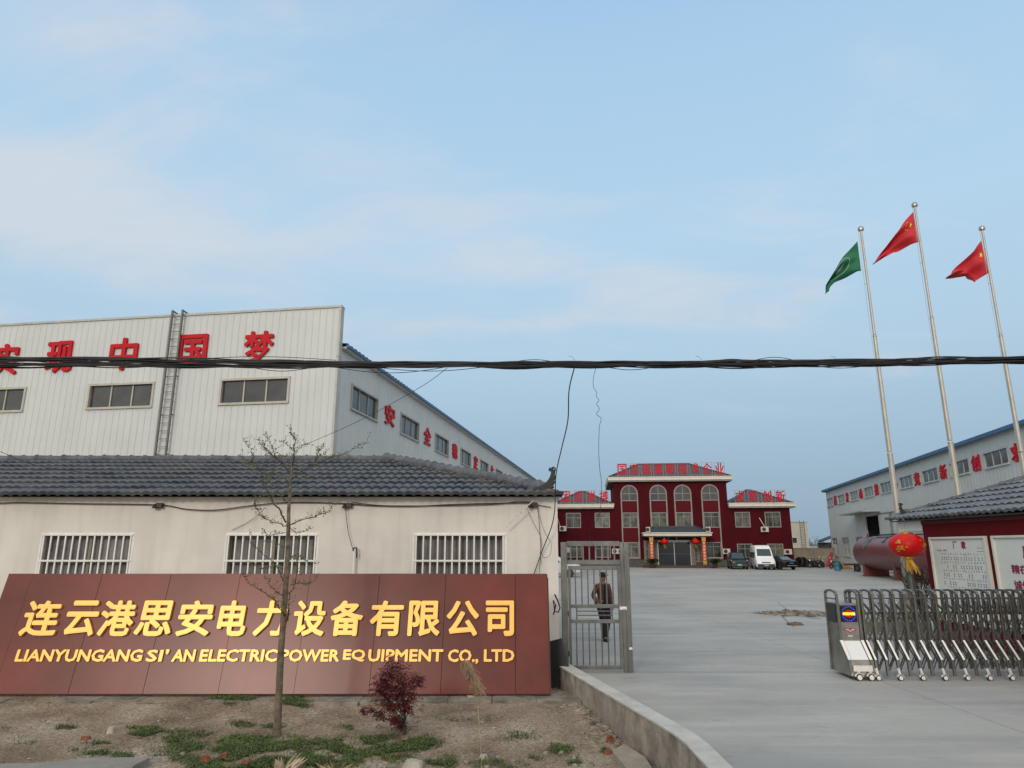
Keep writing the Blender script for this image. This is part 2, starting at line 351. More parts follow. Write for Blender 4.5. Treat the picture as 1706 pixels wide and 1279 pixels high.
def yard_mat():
    m = bpy.data.materials.new('yard_concrete'); m.use_nodes = True; t = m.node_tree; n = t.nodes; l = t.links; b = n['Principled BSDF']; b.inputs['Roughness'].default_value = .72
    c = n.new('ShaderNodeTexCoord')
    def nz(s, d=6, sc_=(1, 1, 1), rot=0):
        mp = n.new('ShaderNodeMapping'); mp.inputs['Scale'].default_value = sc_; mp.inputs['Rotation'].default_value = (0, 0, rot); l.new(c.outputs['Object'], mp.inputs[0])
        q = n.new('ShaderNodeTexNoise'); q.inputs['Scale'].default_value = s; q.inputs['Detail'].default_value = d; q.inputs['Roughness'].default_value = .6; l.new(mp.outputs[0], q.inputs['Vector']); return q
    def mixc(f, a, bb, fac=None):
        x = n.new('ShaderNodeMix'); x.data_type = 'RGBA'; l.new(f, x.inputs[0])
        if isinstance(a, tuple): x.inputs[6].default_value = (*a, 1)
        else: l.new(a, x.inputs[6])
        if isinstance(bb, tuple): x.inputs[7].default_value = (*bb, 1)
        else: l.new(bb, x.inputs[7])
        return x.outputs[2]
    def rng(s, a, bb, lo=0, hi=1):
        r = n.new('ShaderNodeMapRange'); r.inputs[1].default_value = a; r.inputs[2].default_value = bb; r.inputs[3].default_value = lo; r.inputs[4].default_value = hi; l.new(s, r.inputs[0]); return r.outputs[0]
    col = mixc(rng(nz(.22, 5).outputs[0], .35, .68), (.255, .262, .255), (.375, .37, .345))
    col = mixc(rng(nz(.5, 6, (.35, 1.6, 1), R(8)).outputs[0], .48, .70, 0, .7), col, (.225, .228, .228))      # tyre tracks and drag marks
    col = mixc(rng(nz(.16, 7, (1, .6, 1)).outputs[0], .52, .68, 0, .6), col, (.40, .365, .30))
    col = mixc(rng(nz(1.1, 9, (.25, 1.8, 1), R(-6)).outputs[0], .5, .72, 0, .5), col, (.44, .44, .42))
    col = mixc(rng(nz(2.3, 8, (.5, 1, 1)).outputs[0], .60, .70, 0, .45), col, (.17, .165, .155))                  # dust
    col = mixc(rng(nz(9, 6).outputs[0], .5, .8, 0, .35), col, (.22, .215, .205))
    # slab joints
    sp = n.new('ShaderNodeSeparateXYZ'); l.new(c.outputs['Object'], sp.inputs[0])
    def joint(o, period, shift, wid):
        a = n.new('ShaderNodeMath'); a.operation = 'ADD'; a.inputs[1].default_value = shift; l.new(o, a.inputs[0])
        p = n.new('ShaderNodeMath'); p.operation = 'PINGPONG'; p.inputs[1].default_value = period/2; l.new(a.outputs[0], p.inputs[0])
        return rng(p.outputs[0], 0, wid, .75, 0)
    col = mixc(joint(sp.outputs['Y'], 6.2, -14.42, .05), col, (.08, .078, .07))
    col = mixc(joint(sp.outputs['X'], 5.6, -1.2, .02), col, (.16, .155, .14))
    l.new(col, b.inputs['Base Color'])
    bu = n.new('ShaderNodeBump'); bu.inputs['Strength'].default_value = .25; bu.inputs['Distance'].default_value = .01; l.new(nz(45, 5).outputs[0], bu.inputs['Height']); l.new(bu.outputs[0], b.inputs['Normal'])
    return m
EM = earth_mat()
g = MB(); g.add([(-3000, -300, -.6), (3000, -300, -.6), (3000, 5000, -.6), (-3000, 5000, -.6)], [(0, 1, 2, 3)])
tag(g.build('ground', M('far_field', (.12, .12, .085), .95, var=.3, vs=.02)), kind='structure')
def wall_line(Y):     # the low wall's centre line
    pts = [(0.6, 14.3), (.95, 13.3), (1.79, 9.5), (2.02, 8.48), (2.03, 7.3), (2.05, 3), (2.05, -12)]
    for (xa, ya), (xb, yb) in zip(pts, pts[1:]):
        if yb <= Y <= ya: return xa+(xb-xa)*(ya-Y)/(ya-yb)
    return pts[0][0] if Y > 14 else 2.05
g = MB()
edge = [(wall_line(y)+.03, y) for y in (-12, 3, 7.3, 8.48, 9.5, 13.3)]
poly = [(-45, 14.7), (-45, 100), (75, 100), (75, -12)]+edge+[(.98, 14.7)]
g.add([(x, y, 0) for x, y in poly], [tuple(range(len(poly)))]); g.add([(x, y, -.6) for x, y in poly], [])
tag(g.build('concrete_yard', yard_mat()), kind='structure')
def soil_h(x, y):
    base = -.04 - .16*min(1, max(0, (12.3-y)/3.2))
    b = noise.noise(Vector((x*.6, y*.6, 1)))*.06 + noise.noise(Vector((x*2.3, y*2.3, 5)))*.028 + noise.noise(Vector((x*7, y*7, 9)))*.012
    if y > 12: b *= max(0, 1-(y-12)*2.5)
    d = wall_line(y)-x
    if d < .9: b += -.05*(1-d/.9)
    return base+b
def soil():
    g = MB(); xs = [-45, -30, -20, -14]+[-11+i*.075 for i in range(int(13.2/.075))]; ys = [-12, -4, 2, 5]+[7+i*.07 for i in range(int(7.3/.07))]+[14.6]
    vs = []
    for y in ys:
        wl = wall_line(y)
        for x in xs: xx = min(x, wl); vs.append((xx, y, soil_h(xx, y)))
    n = len(xs); g.add(vs, [(j*n+i, j*n+i+1, (j+1)*n+i+1, (j+1)*n+i) for j in range(len(ys)-1) for i in range(n-1)])
    return g.build('bare_soil', EM, smooth=True)
tag(soil(), kind='structure')
# worn, sunken patch of earth in the yard
g = MB(); rr = random.Random(4); c0 = pz(1345, 1022)
ring = []
for k in range(40):
    a = 2*math.pi*k/40; ring.append((c0.x+math.cos(a)*(1.9+rr.uniform(-.35, .35)), c0.y+math.sin(a)*(1.15+rr.uniform(-.25, .25)), .004))
g.add(ring, [tuple(range(40))]); tag(g.build('bare_earth_patch', M('patch_earth', (.25, .215, .165), .95, var=.4, vs=2.5, bump=.8, bs=12)), kind='structure')

g = MB(); rr = random.Random(14)
for k in range(150):
    a = rr.uniform(0, 6.28); r = math.sqrt(rr.random())*1.05; x, y = c0.x+1.9*r*math.cos(a), c0.y+1.15*r*math.sin(a); s_ = rr.uniform(.015, .06)*(1.8 if rr.random() < .1 else 1)
    g.sphere((x, y, .004+s_*.1), s_, 6, 3, (1.4, 1, .45), .3)
tag(g.build('patch_crumbs', M('crumb_earth', (.16, .135, .10), .95, var=.4)), 'crumbled concrete and clods in the worn patch of the yard', 'rubble', None, 'stuff')
g = MB()
for ln in ([(1296, 1003), (1303, 1010), (1309, 1014), (1308, 1022), (1303, 1027), (1312, 1036), (1323, 1044)], [(1303, 1027), (1325, 1026), (1345, 1029), (1368, 1031)], [(1318, 985), (1345, 989), (1378, 993)]):
    P_ = [pz(*a) for a in ln]
    for i, (a, b) in enumerate(zip(P_, P_[1:])):
        w0 = .03+.05*((i*7) % 3)/2; g.add([a+Vector((0, -w0, .008)), b+Vector((0, -w0*.6, .008)), b+Vector((0, w0*.6, .008)), a+Vector((0, w0, .008))], [(0, 1, 2, 3)])
tag(g.build('yard_crack', M('crack_dark', (.05, .045, .035), .95)), kind='structure')

# ------------------------------------------------------------------ low kerb wall
t = thing('low_wall', 'low cement rendered wall with a pale coping running from the gate post to the road', 'wall')
def sweep(mb, line, x0, x1, z0, z1):
    vs = []
    for i, (x, y) in enumerate(line):
        a = Vector(line[max(i-1, 0)]); b = Vector(line[min(i+1, len(line)-1)]); d = (b-a).normalized(); nrm = Vector((-d.y, d.x))
        if nrm.x < 0: nrm = -nrm
        for o_, z in ((x0, z0), (x1, z0), (x1, z1), (x0, z1)): vs.append((x+nrm.x*o_, y+nrm.y*o_, z))
    fs = [(0, 1, 2, 3), tuple(4*(len(line)-1)+q for q in (3, 2, 1, 0))]
    for i in range(len(line)-1):
        for q in range(4): fs.append((i*4+q, i*4+(q+1) % 4, (i+1)*4+(q+1) % 4, (i+1)*4+q))
    mb.add(vs, fs)
line = [(.90, 13.6), (.95, 13.3), (1.79, 9.5), (1.9, 9.0), (1.98, 8.6), (2.02, 8.2), (2.03, 7.3), (2.05, 3)]
g = MB(); sweep(g, line, -.10, .10, -.5, .285); g.build('wall_body', conc, t)
g = MB(); sweep(g, line, -.115, .125, .287, .31); g.build('coping', conc_top, t)

# ------------------------------------------------------------------ white gatehouse on the left
t = thing('gatehouse', 'cream rendered gatehouse with dark tiled hip roof and three barred windows', 'building', (0, 14.3, 0))
LX, RX, WZ = -22.2, .94, 3.41
wins = [(-17.2, -15.38, 1.12, 2.64), (-13.4, -11.58, 1.12, 2.64), (-9.6, -7.78, 1.12, 2.64), (-5.82, -4.0, 1.12, 2.64), (-1.98, -.16, 1.12, 2.64)]
g = MB(); wall_sheet(g, LX, RX, -.1, WZ, wins, hole_depth=.2)
g.T = Tr((RX, 0, 0)) @ Rz(R(90)); wall_sheet(g, 0, 8.4, -.1, WZ)
g.T = Tr((LX, 8.4, 0)) @ Rz(R(-90)); wall_sheet(g, 0, 8.4, -.1, WZ); g.T = Tr((RX, 8.4, 0)) @ Rz(R(180)); wall_sheet(g, 0, RX-LX, -.1, WZ)
g.T = Matrix.Identity(4); g.build('wall', plaster, t)
for a, b, c, d in wins:
    fr = MB()
    for k in range(13):
        u = a+.02+(b-a-.04)*k/12; fr.box(u-.014, u+.014, -.012, .016, c, d)
    fr.box(a-.02, b+.02, -.022, .02, d-.01, d+.03); fr.box(a-.02, b+.02, -.02, .018, 2.115, 2.15); fr.box(a-.02, b+.02, -.02, .018, c-.02, c+.02)
    gr = fr.build('window_bars', white_bar, t)
    e = MB(); e.box(a-.05, b+.05, -.004, .001, d+.001, d+.05); e.box(a-.05, a-.02, -.004, .001, c, d); e.box(b+.02, b+.05, -.004, .001, c, d); e.build('window_surround', white_bar, t)
    wf = MB(); y = .13
    for u0, u1 in ((a, a+.05), (b-.05, b), ((a+b)/2-.03, (a+b)/2+.03)): wf.box(u0, u1, y, y+.04, c, d)
    wf.box(a, b, y-.003, y+.037, c, c+.05); wf.box(a, b, y-.003, y+.037, d-.05, d); wf.box(a, b, y-.003, y+.037, 2.08, 2.13)
    wo = wf.build('window', M('window_frame_drab', (.20, .185, .14), .5), t)
    cu = MB(); n = 60; vs = []
    for i in range(n+1):
        u = a+(b-a)*i/n; vs += [(u, .185+.012*math.sin(i*1.3+a), c), (u, .185+.012*math.sin(i*1.3+a+.3), d)]
    cu.add(vs, [(2*i, 2*i+2, 2*i+3, 2*i+1) for i in range(n)]); cu.build('curtain', curtain, wo, smooth=True)
# roof: eaves at z 3.36
Ev, Oh, Rise, Hd = 3.43, .34, 1.25, 4.2
x0, x1, y0, y1 = LX-Oh, RX+.09, -Oh, 8.4+Oh; yr = (y0+y1)/2; hd = yr-y0; zr = Ev+Rise; xr = x1-4.45; xl = x0+4.45
g = MB(); sl_ = math.hypot(hd, Rise)
tile_slope(g, (0, y0, Ev), (1, 0, 0), (0, hd, Rise), lambda v: x0+4.45*v/sl_, lambda v: x1-4.45*v/sl_, sl_, period=.19, course=.56, amp=.025, step=.045)
tile_slope(g, (0, y1, Ev), (-1, 0, 0), (0, -hd, Rise), lambda v: -x1+4.45*v/sl_, lambda v: -x0-4.45*v/sl_, sl_, period=.60, course=1.5, amp=.035, step=.05)
s2 = math.hypot(4.45, Rise)
tile_slope(g, (x1, 0, Ev), (0, 1, 0), (-4.45, 0, Rise), lambda v: y0+hd*v/s2, lambda v: y1-hd*v/s2, s2, period=.19, course=.56, amp=.025, step=.045)
roof = g.build('roof', tile_m, t, smooth=True)
g = MB(); g.box(x0+.3, x1-.04, y0+.26, y1-.3, WZ-.012, Ev-.02); g.build('soffit', plaster, t)
g = MB(); ridge_run(g, (xl, yr, zr+.05), (xr, yr, zr+.05), .10, .36)
g.build('ridge_tiles', ridge_m, t, smooth=True)
g = MB(); ridge_run(g, (xr, yr, zr+.08), (x1-.28, y0+.28, Ev+.15), .12, .30); g.build('hip_tiles', ridge_m, t, smooth=True)
g = MB(); g.bar((xr, yr, zr+.0), (x1-.15, y0+.15, Ev+.07), .22, .10); g.build('hip_mortar', mortar, t)
def finial(parent, T, s=1.0):
    pr = [(0, 0), (.25, -.02), (.62, .0), (.66, .10), (.74, .16), (.70, .24), (.80, .34), (.76, .42), (.84, .54), (.78, .62), (.80, .74), (.70, .86), (.60, .88), (.54, .80), (.58, .74), (.66, .76), (.66, .66), (.60, .52), (.50, .40), (.34, .28), (.12, .20), (-.08, .20)]
    m = MB(); m.T = T @ Matrix.Scale(s, 4); m.prism([(x*.62, z*.72) for x, z in pr], -.05, .05)
    m.tube([(.46+.055*math.cos(a)*1.0, 0, .58+.055*math.sin(a)) for a in [math.pi*2*k/10 for k in range(11)]], .022, 6)
    for k in range(5): m.sphere((.08+k*.075, 0, .04+k*.012), .055, 6, 4)
    return m.build('ridge_ornament', orn, parent, smooth=False)
finial(t, Tr((x1-.50, y0+.30, Ev+.08)) @ Rz(R(-25)), .78)
# tiny painted marks near the left end of the wall
g = MB()
for i, (a, b) in enumerate([(3.19, 3.22), (3.13, 3.16), (3.02, 3.05)]):
    for k in range(3): g.box(-10.72+k*.05, -10.69+k*.05, -.006, 0, a-.05, b-.05)
g.build('stencil_marks', M('stencil_black', (.06, .05, .05)), t)
# wall lamps, each its own thing
for i, (x, lab) in enumerate([(266, 'small brown wall lamp under the eaves left of the young tree'), (580, 'small dark wall lamp between the tree and the right window with a hanging cable'), (888, 'small brown wall lamp under the eaves at the corner near the gate')]):
    p = px(x, 842 if i < 2 else 841, 14.3)
    q = thing('wall_lamp', lab, 'wall lamp', p, 0, 'lamps under the gatehouse eaves')
    g = MB(); g.box(-.03, .09, -.10, -.001, -.05, .05); g.build('lamp_body', M('lamp_brown', (.07, .045, .03)), q, bevel=.008)
    g = MB(); g.lathe([(.02, 0), (.055, -.07), (.06, -.09)], (-.05, -.08, .03), 10); g.build('lamp_shade', black, q, smooth=True)
# cables on the wall
def wire(name, label, pts, r, mat=wire_b, cat='cable', group=None, sub=6):
    P = [Vector(p) for p in pts]; out = []
    for i in range(len(P)-1):
        a = P[max(i-1, 0)]; b = P[i]; c = P[i+1]; d = P[min(i+2, len(P)-1)]
        for k in range(sub):
            u = k/sub; out.append(.5*((2*b)+(c-a)*u+(2*a-5*b+4*c-d)*u*u+(3*b-a-3*c+d)*u**3))
    out.append(P[-1]); g = MB(); g.tube(out, r, 5); o = g.build(name, mat, None, smooth=True); return tag(o, label, cat, group)
wy = 14.25
wire('wall_cable', 'brown cable sagging along the cream wall under the eaves', [px(-200, 848, wy), px(0, 838, wy), px(60, 837.5, wy), px(140, 839, wy), px(265, 841, wy), px(310, 848, wy), px(360, 849.5, wy), px(420, 842, wy), px(480, 837, wy), px(560, 838, wy), px(620, 842, wy), px(690, 843, wy), px(760, 840, wy), px(840, 838, wy), px(890, 837, wy)], .011)
wire('wall_cable', 'second thinner cable above the first between the middle lamp and the wall corner', [px(585, 836, wy), px(640, 842, wy), px(740, 842, wy), px(820, 840, wy), px(872, 835, wy-.02), px(896, 841, wy), px(918, 845, wy)], .008)
wire('hanging_cable', 'thin dark cable hanging from the middle lamp to a white conduit', [px(576, 843, 14.2), px(577, 860, 14.22), px(580, 885, 14.22), px(585, 905, 14.2), px(589, 918, 14.16)], .007, cable_m)
t2 = thing('conduit', 'short white conduit with a black hooked end beside the sign top', 'conduit', (px(590, 955, 14.2)))
g = MB(); g.tube([(-.01, 0, -.3), (-.02, 0, .2), (-.02, 0, .42)], .022, 8); g.build('white_pipe', white_bar, t2, smooth=True)
g = MB(); g.tube([(-.05, 0, .44), (-.03, 0, .5), (.02, 0, .5), (.035, 0, .42), (.03, 0, .3)], .016, 6); g.build('cable_hook', cable_m, t2, smooth=True)
g = MB(); g.bar(px(843, 878, 14.1), px(889, 833, 14.05), .018); tag(g.build('bamboo_rod', M('pale_rod', (.62, .60, .56), var=.5, vs=25)), 'thin whitish rod leaning diagonally below the eaves by the corner lamp', 'rod')
wire('wall_crack_wire', 'thin wire slanting down behind the young tree left of the middle window', [px(440, 848, 14.2), px(425, 862, 14.24), px(405, 874, 14.26), px(386, 883, 14.27)], .005)
wire('drop_cable', 'black drop cable from the overhead bundle down past the roof ornament to the wall corner', [px(957, 612, 11.2), px(948, 650, 11.4), px(946, 700, 11.8), px(936, 745, 12.6), px(927, 785, 13.5), px(925, 815, 13.9), px(924, 850, 13.95), px(918, 880, 14.05), px(903, 918, 14.2), px(896, 938, 14.22), px(889, 958, 14.22)], .0105, cable_m)
wire('looped_wire', 'thin wire making a loose loop on the wall corner above the sign', [px(893, 842, 14.2), px(901, 868, 14.2), px(908, 888, 14.18), px(918, 905, 14.1), px(916, 925, 14.12), px(905, 928, 14.16), px(900, 918, 14.2), px(902, 940, 14.2)], .004, cable_m)
wire('thin_wire', 'thin pale wire running straight down the wall by the corner lamp', [px(896, 842, 14.2), px(899, 880, 14.24), px(901, 915, 14.24), px(898, 955, 14.24)], .006, wire_b)
wire('thin_wire', 'second thin wire slanting from the corner lamp to the cable knot', [px(877, 845, 14.2), px(888, 870, 14.24), px(900, 893, 14.24), px(903, 918, 14.22)], .004, wire_b)
g = MB(); g.tube([px(924, 990, 13.5), px(929, 1000, 13.5), px(933, 1012, 13.5), px(930, 1020, 13.5), px(924, 1018, 13.5), px(922, 1000, 13.5), px(926, 1008, 13.5), px(922, 1024, 13.5)], .014, 6); tag(g.build('cable_coil', cable_m, smooth=True), 'small black coil of cable hanging beside the right edge of the sign', 'cable')
g = MB(); g.bar(px(916, 1068, 13.3), px(934, 1142, 13.2), .05, .5); tag(g.build('leaning_board', M('slate_board', (.045, .05, .052), .5, var=.3)), 'dark thin board leaning between the sign and the low wall', 'board')

# ------------------------------------------------------------------ company sign
TS = R(15.8); SX0, SX1, SH = -9.15, .64, 2.01
t = thing('company_sign', 'long brown red sign board leaning back with gold Chinese and English lettering', 'sign', (0, 12.3, 0))
ST = Matrix.Rotation(-TS, 4, 'X')   # local x along, z up the board, -y its front
g = MB(); g.T = ST; cuts = [SX0]+[x for x in (-8.7, -7.44, -6.19, -4.93, -3.66, -2.4, -1.2, .06) if x > SX0+.3]+[SX1]
for i_, (a, b) in enumerate(zip(cuts, cuts[1:])): g.box(a+.0035, b-.0035, .0+(.003, -.002, .001, .004)[i_ % 4], .05, .012, SH-(.0, .004, .002)[i_ % 3])
g.build('sign_panel', sign_m, t)
g = MB(); g.T = ST; g.box(SX0-.005, SX1+.005, .052, .10, .0, .05); g.box(SX0-.005, SX1+.005, .052, .10, SH-.06, SH-.005)
for x in cuts: g.box(x-.02, x+.02, .052, .095, .052, SH-.062)
g.build('back_frame', M('sign_frame', (.10, .03, .028), .6), t)
g = MB()
for x in (-8.8, -6.2, -3.6, -1.0, .5): g.bar((x, .62, SH*.9*math.cos(TS)), (x, 1.35, -.05), .05); g.bar((x, .14, .0), (x, .14, -.1), .05)
g.build('support_strut', steel_d, t)
zc1 = 1.222
for ch, cx, wd in zip('连云港思安电力设备有限公司', (-8.26, -7.55, -6.93, -6.26, -5.56, -4.90, -4.235, -3.555, -2.9, -2.2, -1.54, -.865, -.215), (.64, .56, .60, .64, .60, .50, .55, .56, .57, .58, .56, .57, .50)):
    letter('gold_character', ch, wd, .60, .055, gold_l, t, ST @ Tr((cx, 0, zc1)), bold=.017)
for wd_, a, b in (('LIANYUNGANG', 25, 236), ("SI'", 243, 279), ('AN', 286, 324), ('ELECTRIC', 332, 461), ('POWER', 467, 565), ('EQ', 571, 608), ('UIPMENT', 613, 738), ('CO.,', 746, 797), ('LTD', 806, 857)):
    k = .010266; xa = (a-853)*k; xb = (b-853)*k; k2 = .2 if wd_ not in ('CO.,',) else .235
    letter('gold_lettering', wd_, xb-xa, k2, .03, gold_l, t, ST @ Tr(((xa+xb)/2, 0, .61-(.018 if k2 > .2 else 0))), bold=.009)
g = MB(); rr = random.Random(2)
for k in range(16):
    a = -10.4+k*.72; g.box(a, a+.72-rr.uniform(.0, .02), 11.92+rr.uniform(-.1, .06), 12.75, -.3, -.035+rr.uniform(-.012, .012))
tag(g.build('concrete_ledge', M('dirty_ledge', (.22, .20, .165), .95, var=.4, vs=3, bump=.8, bs=25)), 'rough dusty concrete ledge under the long sign', 'ledge')

# ------------------------------------------------------------------ left warehouse
WA = -R(8.8); t = thing('warehouse', 'big white clad warehouse behind the cream gatehouse, a ladder on its tall front', 'building', (-6.91, 26, 0), WA)
fw_h = [(-4.87, -1.97, 7.97, 8.96), (-10.8, -7.88, 7.97, 8.96), (-16.75, -13.85, 7.97, 8.96), (-22.7, -19.8, 7.97, 8.96)]
g = MB(); wall_sheet(g, -27, 0, -.3, 11.8, fw_h, rib=(.29, .03, .018))
g.T = Tr((0, 0, 10.3)) @ Rz(R(90)); wall_sheet(g, 0, .25, 0, 1.5); g.T = Matrix.Identity(4)
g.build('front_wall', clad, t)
g = MB(); g.box(-27.05, .06, -.05, .30, 11.8, 11.89); g.box(-.03, .06, -.045, .25, -.3, 11.79); g.build('parapet_trim', M('parapet_trim', (.40, .41, .38), .5), t)
SW = Rz(R(90-.8)); sh = [(1.55+6.3*k, 4.55+6.3*k, 7.95, 8.97) for k in range(9)]
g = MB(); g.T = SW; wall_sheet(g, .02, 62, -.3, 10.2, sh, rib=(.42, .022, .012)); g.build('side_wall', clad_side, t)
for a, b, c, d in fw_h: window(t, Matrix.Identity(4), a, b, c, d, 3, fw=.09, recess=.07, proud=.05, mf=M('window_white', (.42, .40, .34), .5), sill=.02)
for i, (a, b, c, d) in enumerate(sh): window(t, SW, a, b, c, d, 3, fw=.08, recess=.07, proud=.05, mf=M('window_white_shaded', (.33, .33, .30), .5), sill=.04)  # frames of the shaded side, shade put into a duller white
# roof: slope away to the west, blue ribbed sheet
g = MB(); vs = []; fs = []
n = int(62/.42*3)
for i in range(n+1):
    y = .3+i*.14; h = .05 if i % 3 == 0 else 0
    vs += [(.28-.0*y, y, 10.32+h), (-14, y, 11.55+h), (-28.5, y, 10.2+h)]
for i in range(n): fs += [(i*3, i*3+3, i*3+4, i*3+1), (i*3+1, i*3+4, i*3+5, i*3+2)]
g.T = Rz(R(-.8)); g.add(vs, fs); g.box(.22, .30, .28, 62, 10.2, 10.315); g.build('roof', blue_m, t)
g = MB(); g.T = Rz(R(-.8)); g.box(.01, .22, .32, 62, 10.16, 10.25); g.build('gutter', trim, t)
g = MB(); g.T = Rz(R(-.8)); g.box(-27, -.05, 61.5, 61.7, -.3, 10.9); g.box(-27, -26.9, .3, 61.4, -.3, 10.2); g.build('rear_wall', clad_side, t)
for ch, cx, z0_ in zip('梦国中现实', (-3.37, -6.28, -9.42, -12.42, -15.05), (9.55, 9.62, 9.47, 9.52, 9.55)):
    letter('wall_character', ch, 1.28, 1.40, .08, red_l, t, Tr((cx, -.02, 10.25)), bold=.036)
for k, ch in enumerate('安全稳定生产'):
    letter('wall_character', ch, 1.35, .98, .06, red_l, t, SW @ Tr((6.15+6.3*k, -.02, 8.52)), bold=.028)
lad = MB()
for x in (-7.32, -6.86):
    lad.box(x-.035, x+.035, -.20, -.13, 5, 12.02); lad.bar((x, -.165, 12.0), (x, .35, 11.95), .05)
    for z in (6, 7.6, 9.2, 10.8): lad.box(x-.02, x+.02, -.129, -.01, z-.02, z+.02)
la = lad.build('ladder', M('ladder_grey', (.12, .125, .12), .5, metal=.2), t)
for k in range(22): z = 5.0+k*.32; g = MB(); g.box(-7.3, -6.88, -.18, -.15, z-.012, z+.012); g.build('ladder_rung', M('rung_grey', (.14, .145, .14), .5), la)

# ------------------------------------------------------------------ right warehouse
ang = math.atan2(-.978, -.2066)
t = thing('warehouse', 'long pale clad warehouse on the right side of the yard with a blue roof edge', 'building', (41.07, 90, 0), ang)
up = [(.2+5.64*k, 3.5+5.64*k, 7.5, 8.52) for k in range(10)]
lowr = [(.6, 3.5, 1.35, 3.55), (5.8, 8.9, 1.35, 3.55), (11.8, 14.6, 1.35, 3.55), (24, 27, 1.35, 3.55), (29.6, 32.6, 1.35, 3.55)]
door = [(16.2, 21.0, -.1, 5.55)]
g = MB(); wall_sheet(g, 0, 60, -.2, 9.55, up+lowr+door, rib=(.5, .02, .012), hole_depth=.15)
g.build('side_wall', clad_r, t)
g = MB(); g.T = Tr((0, 30, 0)) @ Rz(R(-90)); wall_sheet(g, 0, 30, -.2, 9.55)
g.T = Tr((60, 0, 0)) @ Rz(R(90)); wall_sheet(g, 0, 30, -.2, 9.55); g.build('end_wall', clad_r, t)
g = MB(); g.add([(x, y, z) for z in (-.1, 5.6) for y in (.16, 9) for x in (15.8, 21.4)], [(2, 3, 7, 6), (0, 2, 6, 4), (1, 5, 7, 3), (4, 6, 7, 5), (0, 1, 3, 2)]); g.build('door_interior', M('interior_dark', (.03, .03, .03), 1), t)
for a, b, c, d in up: window(t, Matrix.Identity(4), a, b, c, d, 3, fw=.12, proud=.05, sill=.06, mf=M('frame_pale', (.42, .44, .42), .5), mg=glass_b)
for a, b, c, d in lowr:
    window(t, Matrix.Identity(4), a, b, c, d, 2, fw=.12, proud=.04, sill=.06, mf=M('frame_pale', (.42, .44, .42)), mg=glass_b, rows=(2.8,))
    g = MB()
    for k in range(1, 7): g.box(a+(b-a)*k/7-.03, a+(b-a)*k/7+.03, -.06, -.03, c, 2.75)
    g.build('window_bars', white_bar, t)
g = MB(); n = 180; vs = []; fs = []
for i in range(n+1):
    u = -.6+i*61.2/n; h = .06 if i % 2 else 0; vs += [(u, -.35, 9.62+h), (u, 15, 11.0+h), (u, 30.3, 9.6+h)]
for i in range(n): fs += [(i*3, i*3+3, i*3+4, i*3+1), (i*3+1, i*3+4, i*3+5, i*3+2)]
g.add(vs, fs); g.box(-.6, 60.6, -.42, -.34, 9.44, 9.68); g.box(-.62, -.56, -.34, 30, 9.4, 9.6); g.build('roof', blue_m, t)
for k, ch in enumerate('展发动推争竞新创求'):
    letter('wall_character', ch, 1.3, 1.12, .07, red_l, t, Tr((4.6+5.64*k, -.02, 8.02)), bold=.028)
g = MB(); g.box(12.5, 21.8, -1.7, .0, 5.85, 5.98); g.build('canopy', M('canopy', (.33, .36, .33), .5), t)
g = MB(); g.box(21.2, 24.6, -.12, -.02, .1, 5.5); g.build('sliding_door', clad_r, t)
g = MB(); g.bar((24.9, -.12, 0), (24.9, -.12, 5.6), .14); g.bar((21, -.1, 5.62), (30, -.1, 5.62), .08); g.build('downpipe', M('pipe_grey', (.15, .17, .16)), t)
# ------------------------------------------------------------------ office building
OA = -R(6.3); t = thing('office_building', 'dark red three storey office with arched window bays, slate hip roofs and red rooftop characters', 'building', (33.9, 84.5, 0), OA)
offT = t
arch = [(-20.3, -18.25), (-16.72, -14.68), (-13.72, -11.68), (-10.4, -8.35)]
wL = [(-27.2, -25.45), (-23.6, -21.85)]; wR = [(-6.5, -4.8), (-2.95, -1.2)]
holes = []
for a, b in arch: holes += [(a+.14, b-.14, 4.8, 6.55), (a+.14, b-.14, 1.2, 2.95), (a+.14, b-.14, 8.1, 9.0)]
g = MB(); wall_sheet(g, -21.2, -7.3, 0.92, 10.4, holes)
g.T = Tr((-21.2, 12, 0)) @ Rz(R(-90)); wall_sheet(g, 0, 12, 6.9, 10.4); g.T = Tr((-7.3, 0, 0)) @ Rz(R(90)); wall_sheet(g, 0, 12, 6.9, 10.4)
g.T = Tr((-7.3, 12, 0)) @ Rz(R(180)); wall_sheet(g, 0, 13.9, .9, 10.4); g.build('main_wall', redwall_f, t)
for u0, u1, hs in ((-28.6, -21.2, wL), (-7.3, 0, wR)):
    hh = [(a, b, 4.8, 6.55) for a, b in hs]+[(a, b, 1.2, 2.75) for a, b in hs]
    g = MB(); wall_sheet(g, u0, u1, .92, 7.1, hh)
    g.T = Tr((u0, 12, 0)) @ Rz(R(-90)); wall_sheet(g, 0, 12, .92, 7.1); g.T = Tr((u1, 0, 0)) @ Rz(R(90)); wall_sheet(g, 0, 12, .92, 7.1); g.T = Tr((u1, 12, 0)) @ Rz(R(180)); wall_sheet(g, 0, u1-u0, .92, 7.1)
    g.build('wing_wall', redwall_f, t)
    for a, b, c, d in hh: window(t, Matrix.Identity(4), a, b, c, d, 2, fw=.09, proud=.03, sill=.04, mf=M('office_frame', (.25, .24, .215), .5), mg=M('office_glass_%d' % (abs(int(a*7+c)) % 3), [(.075, .085, .07), (.13, .135, .115), (.035, .04, .035)][abs(int(a*7+c)) % 3], .15, var=.6, vs=1.1, streak=.5, stc=(.2, .2, .17)), rows=(d-.55,))
g = MB(); g.box(-28.64, .04, -.04, 12.04, -.1, .918); g.build('plinth', plinth, t)
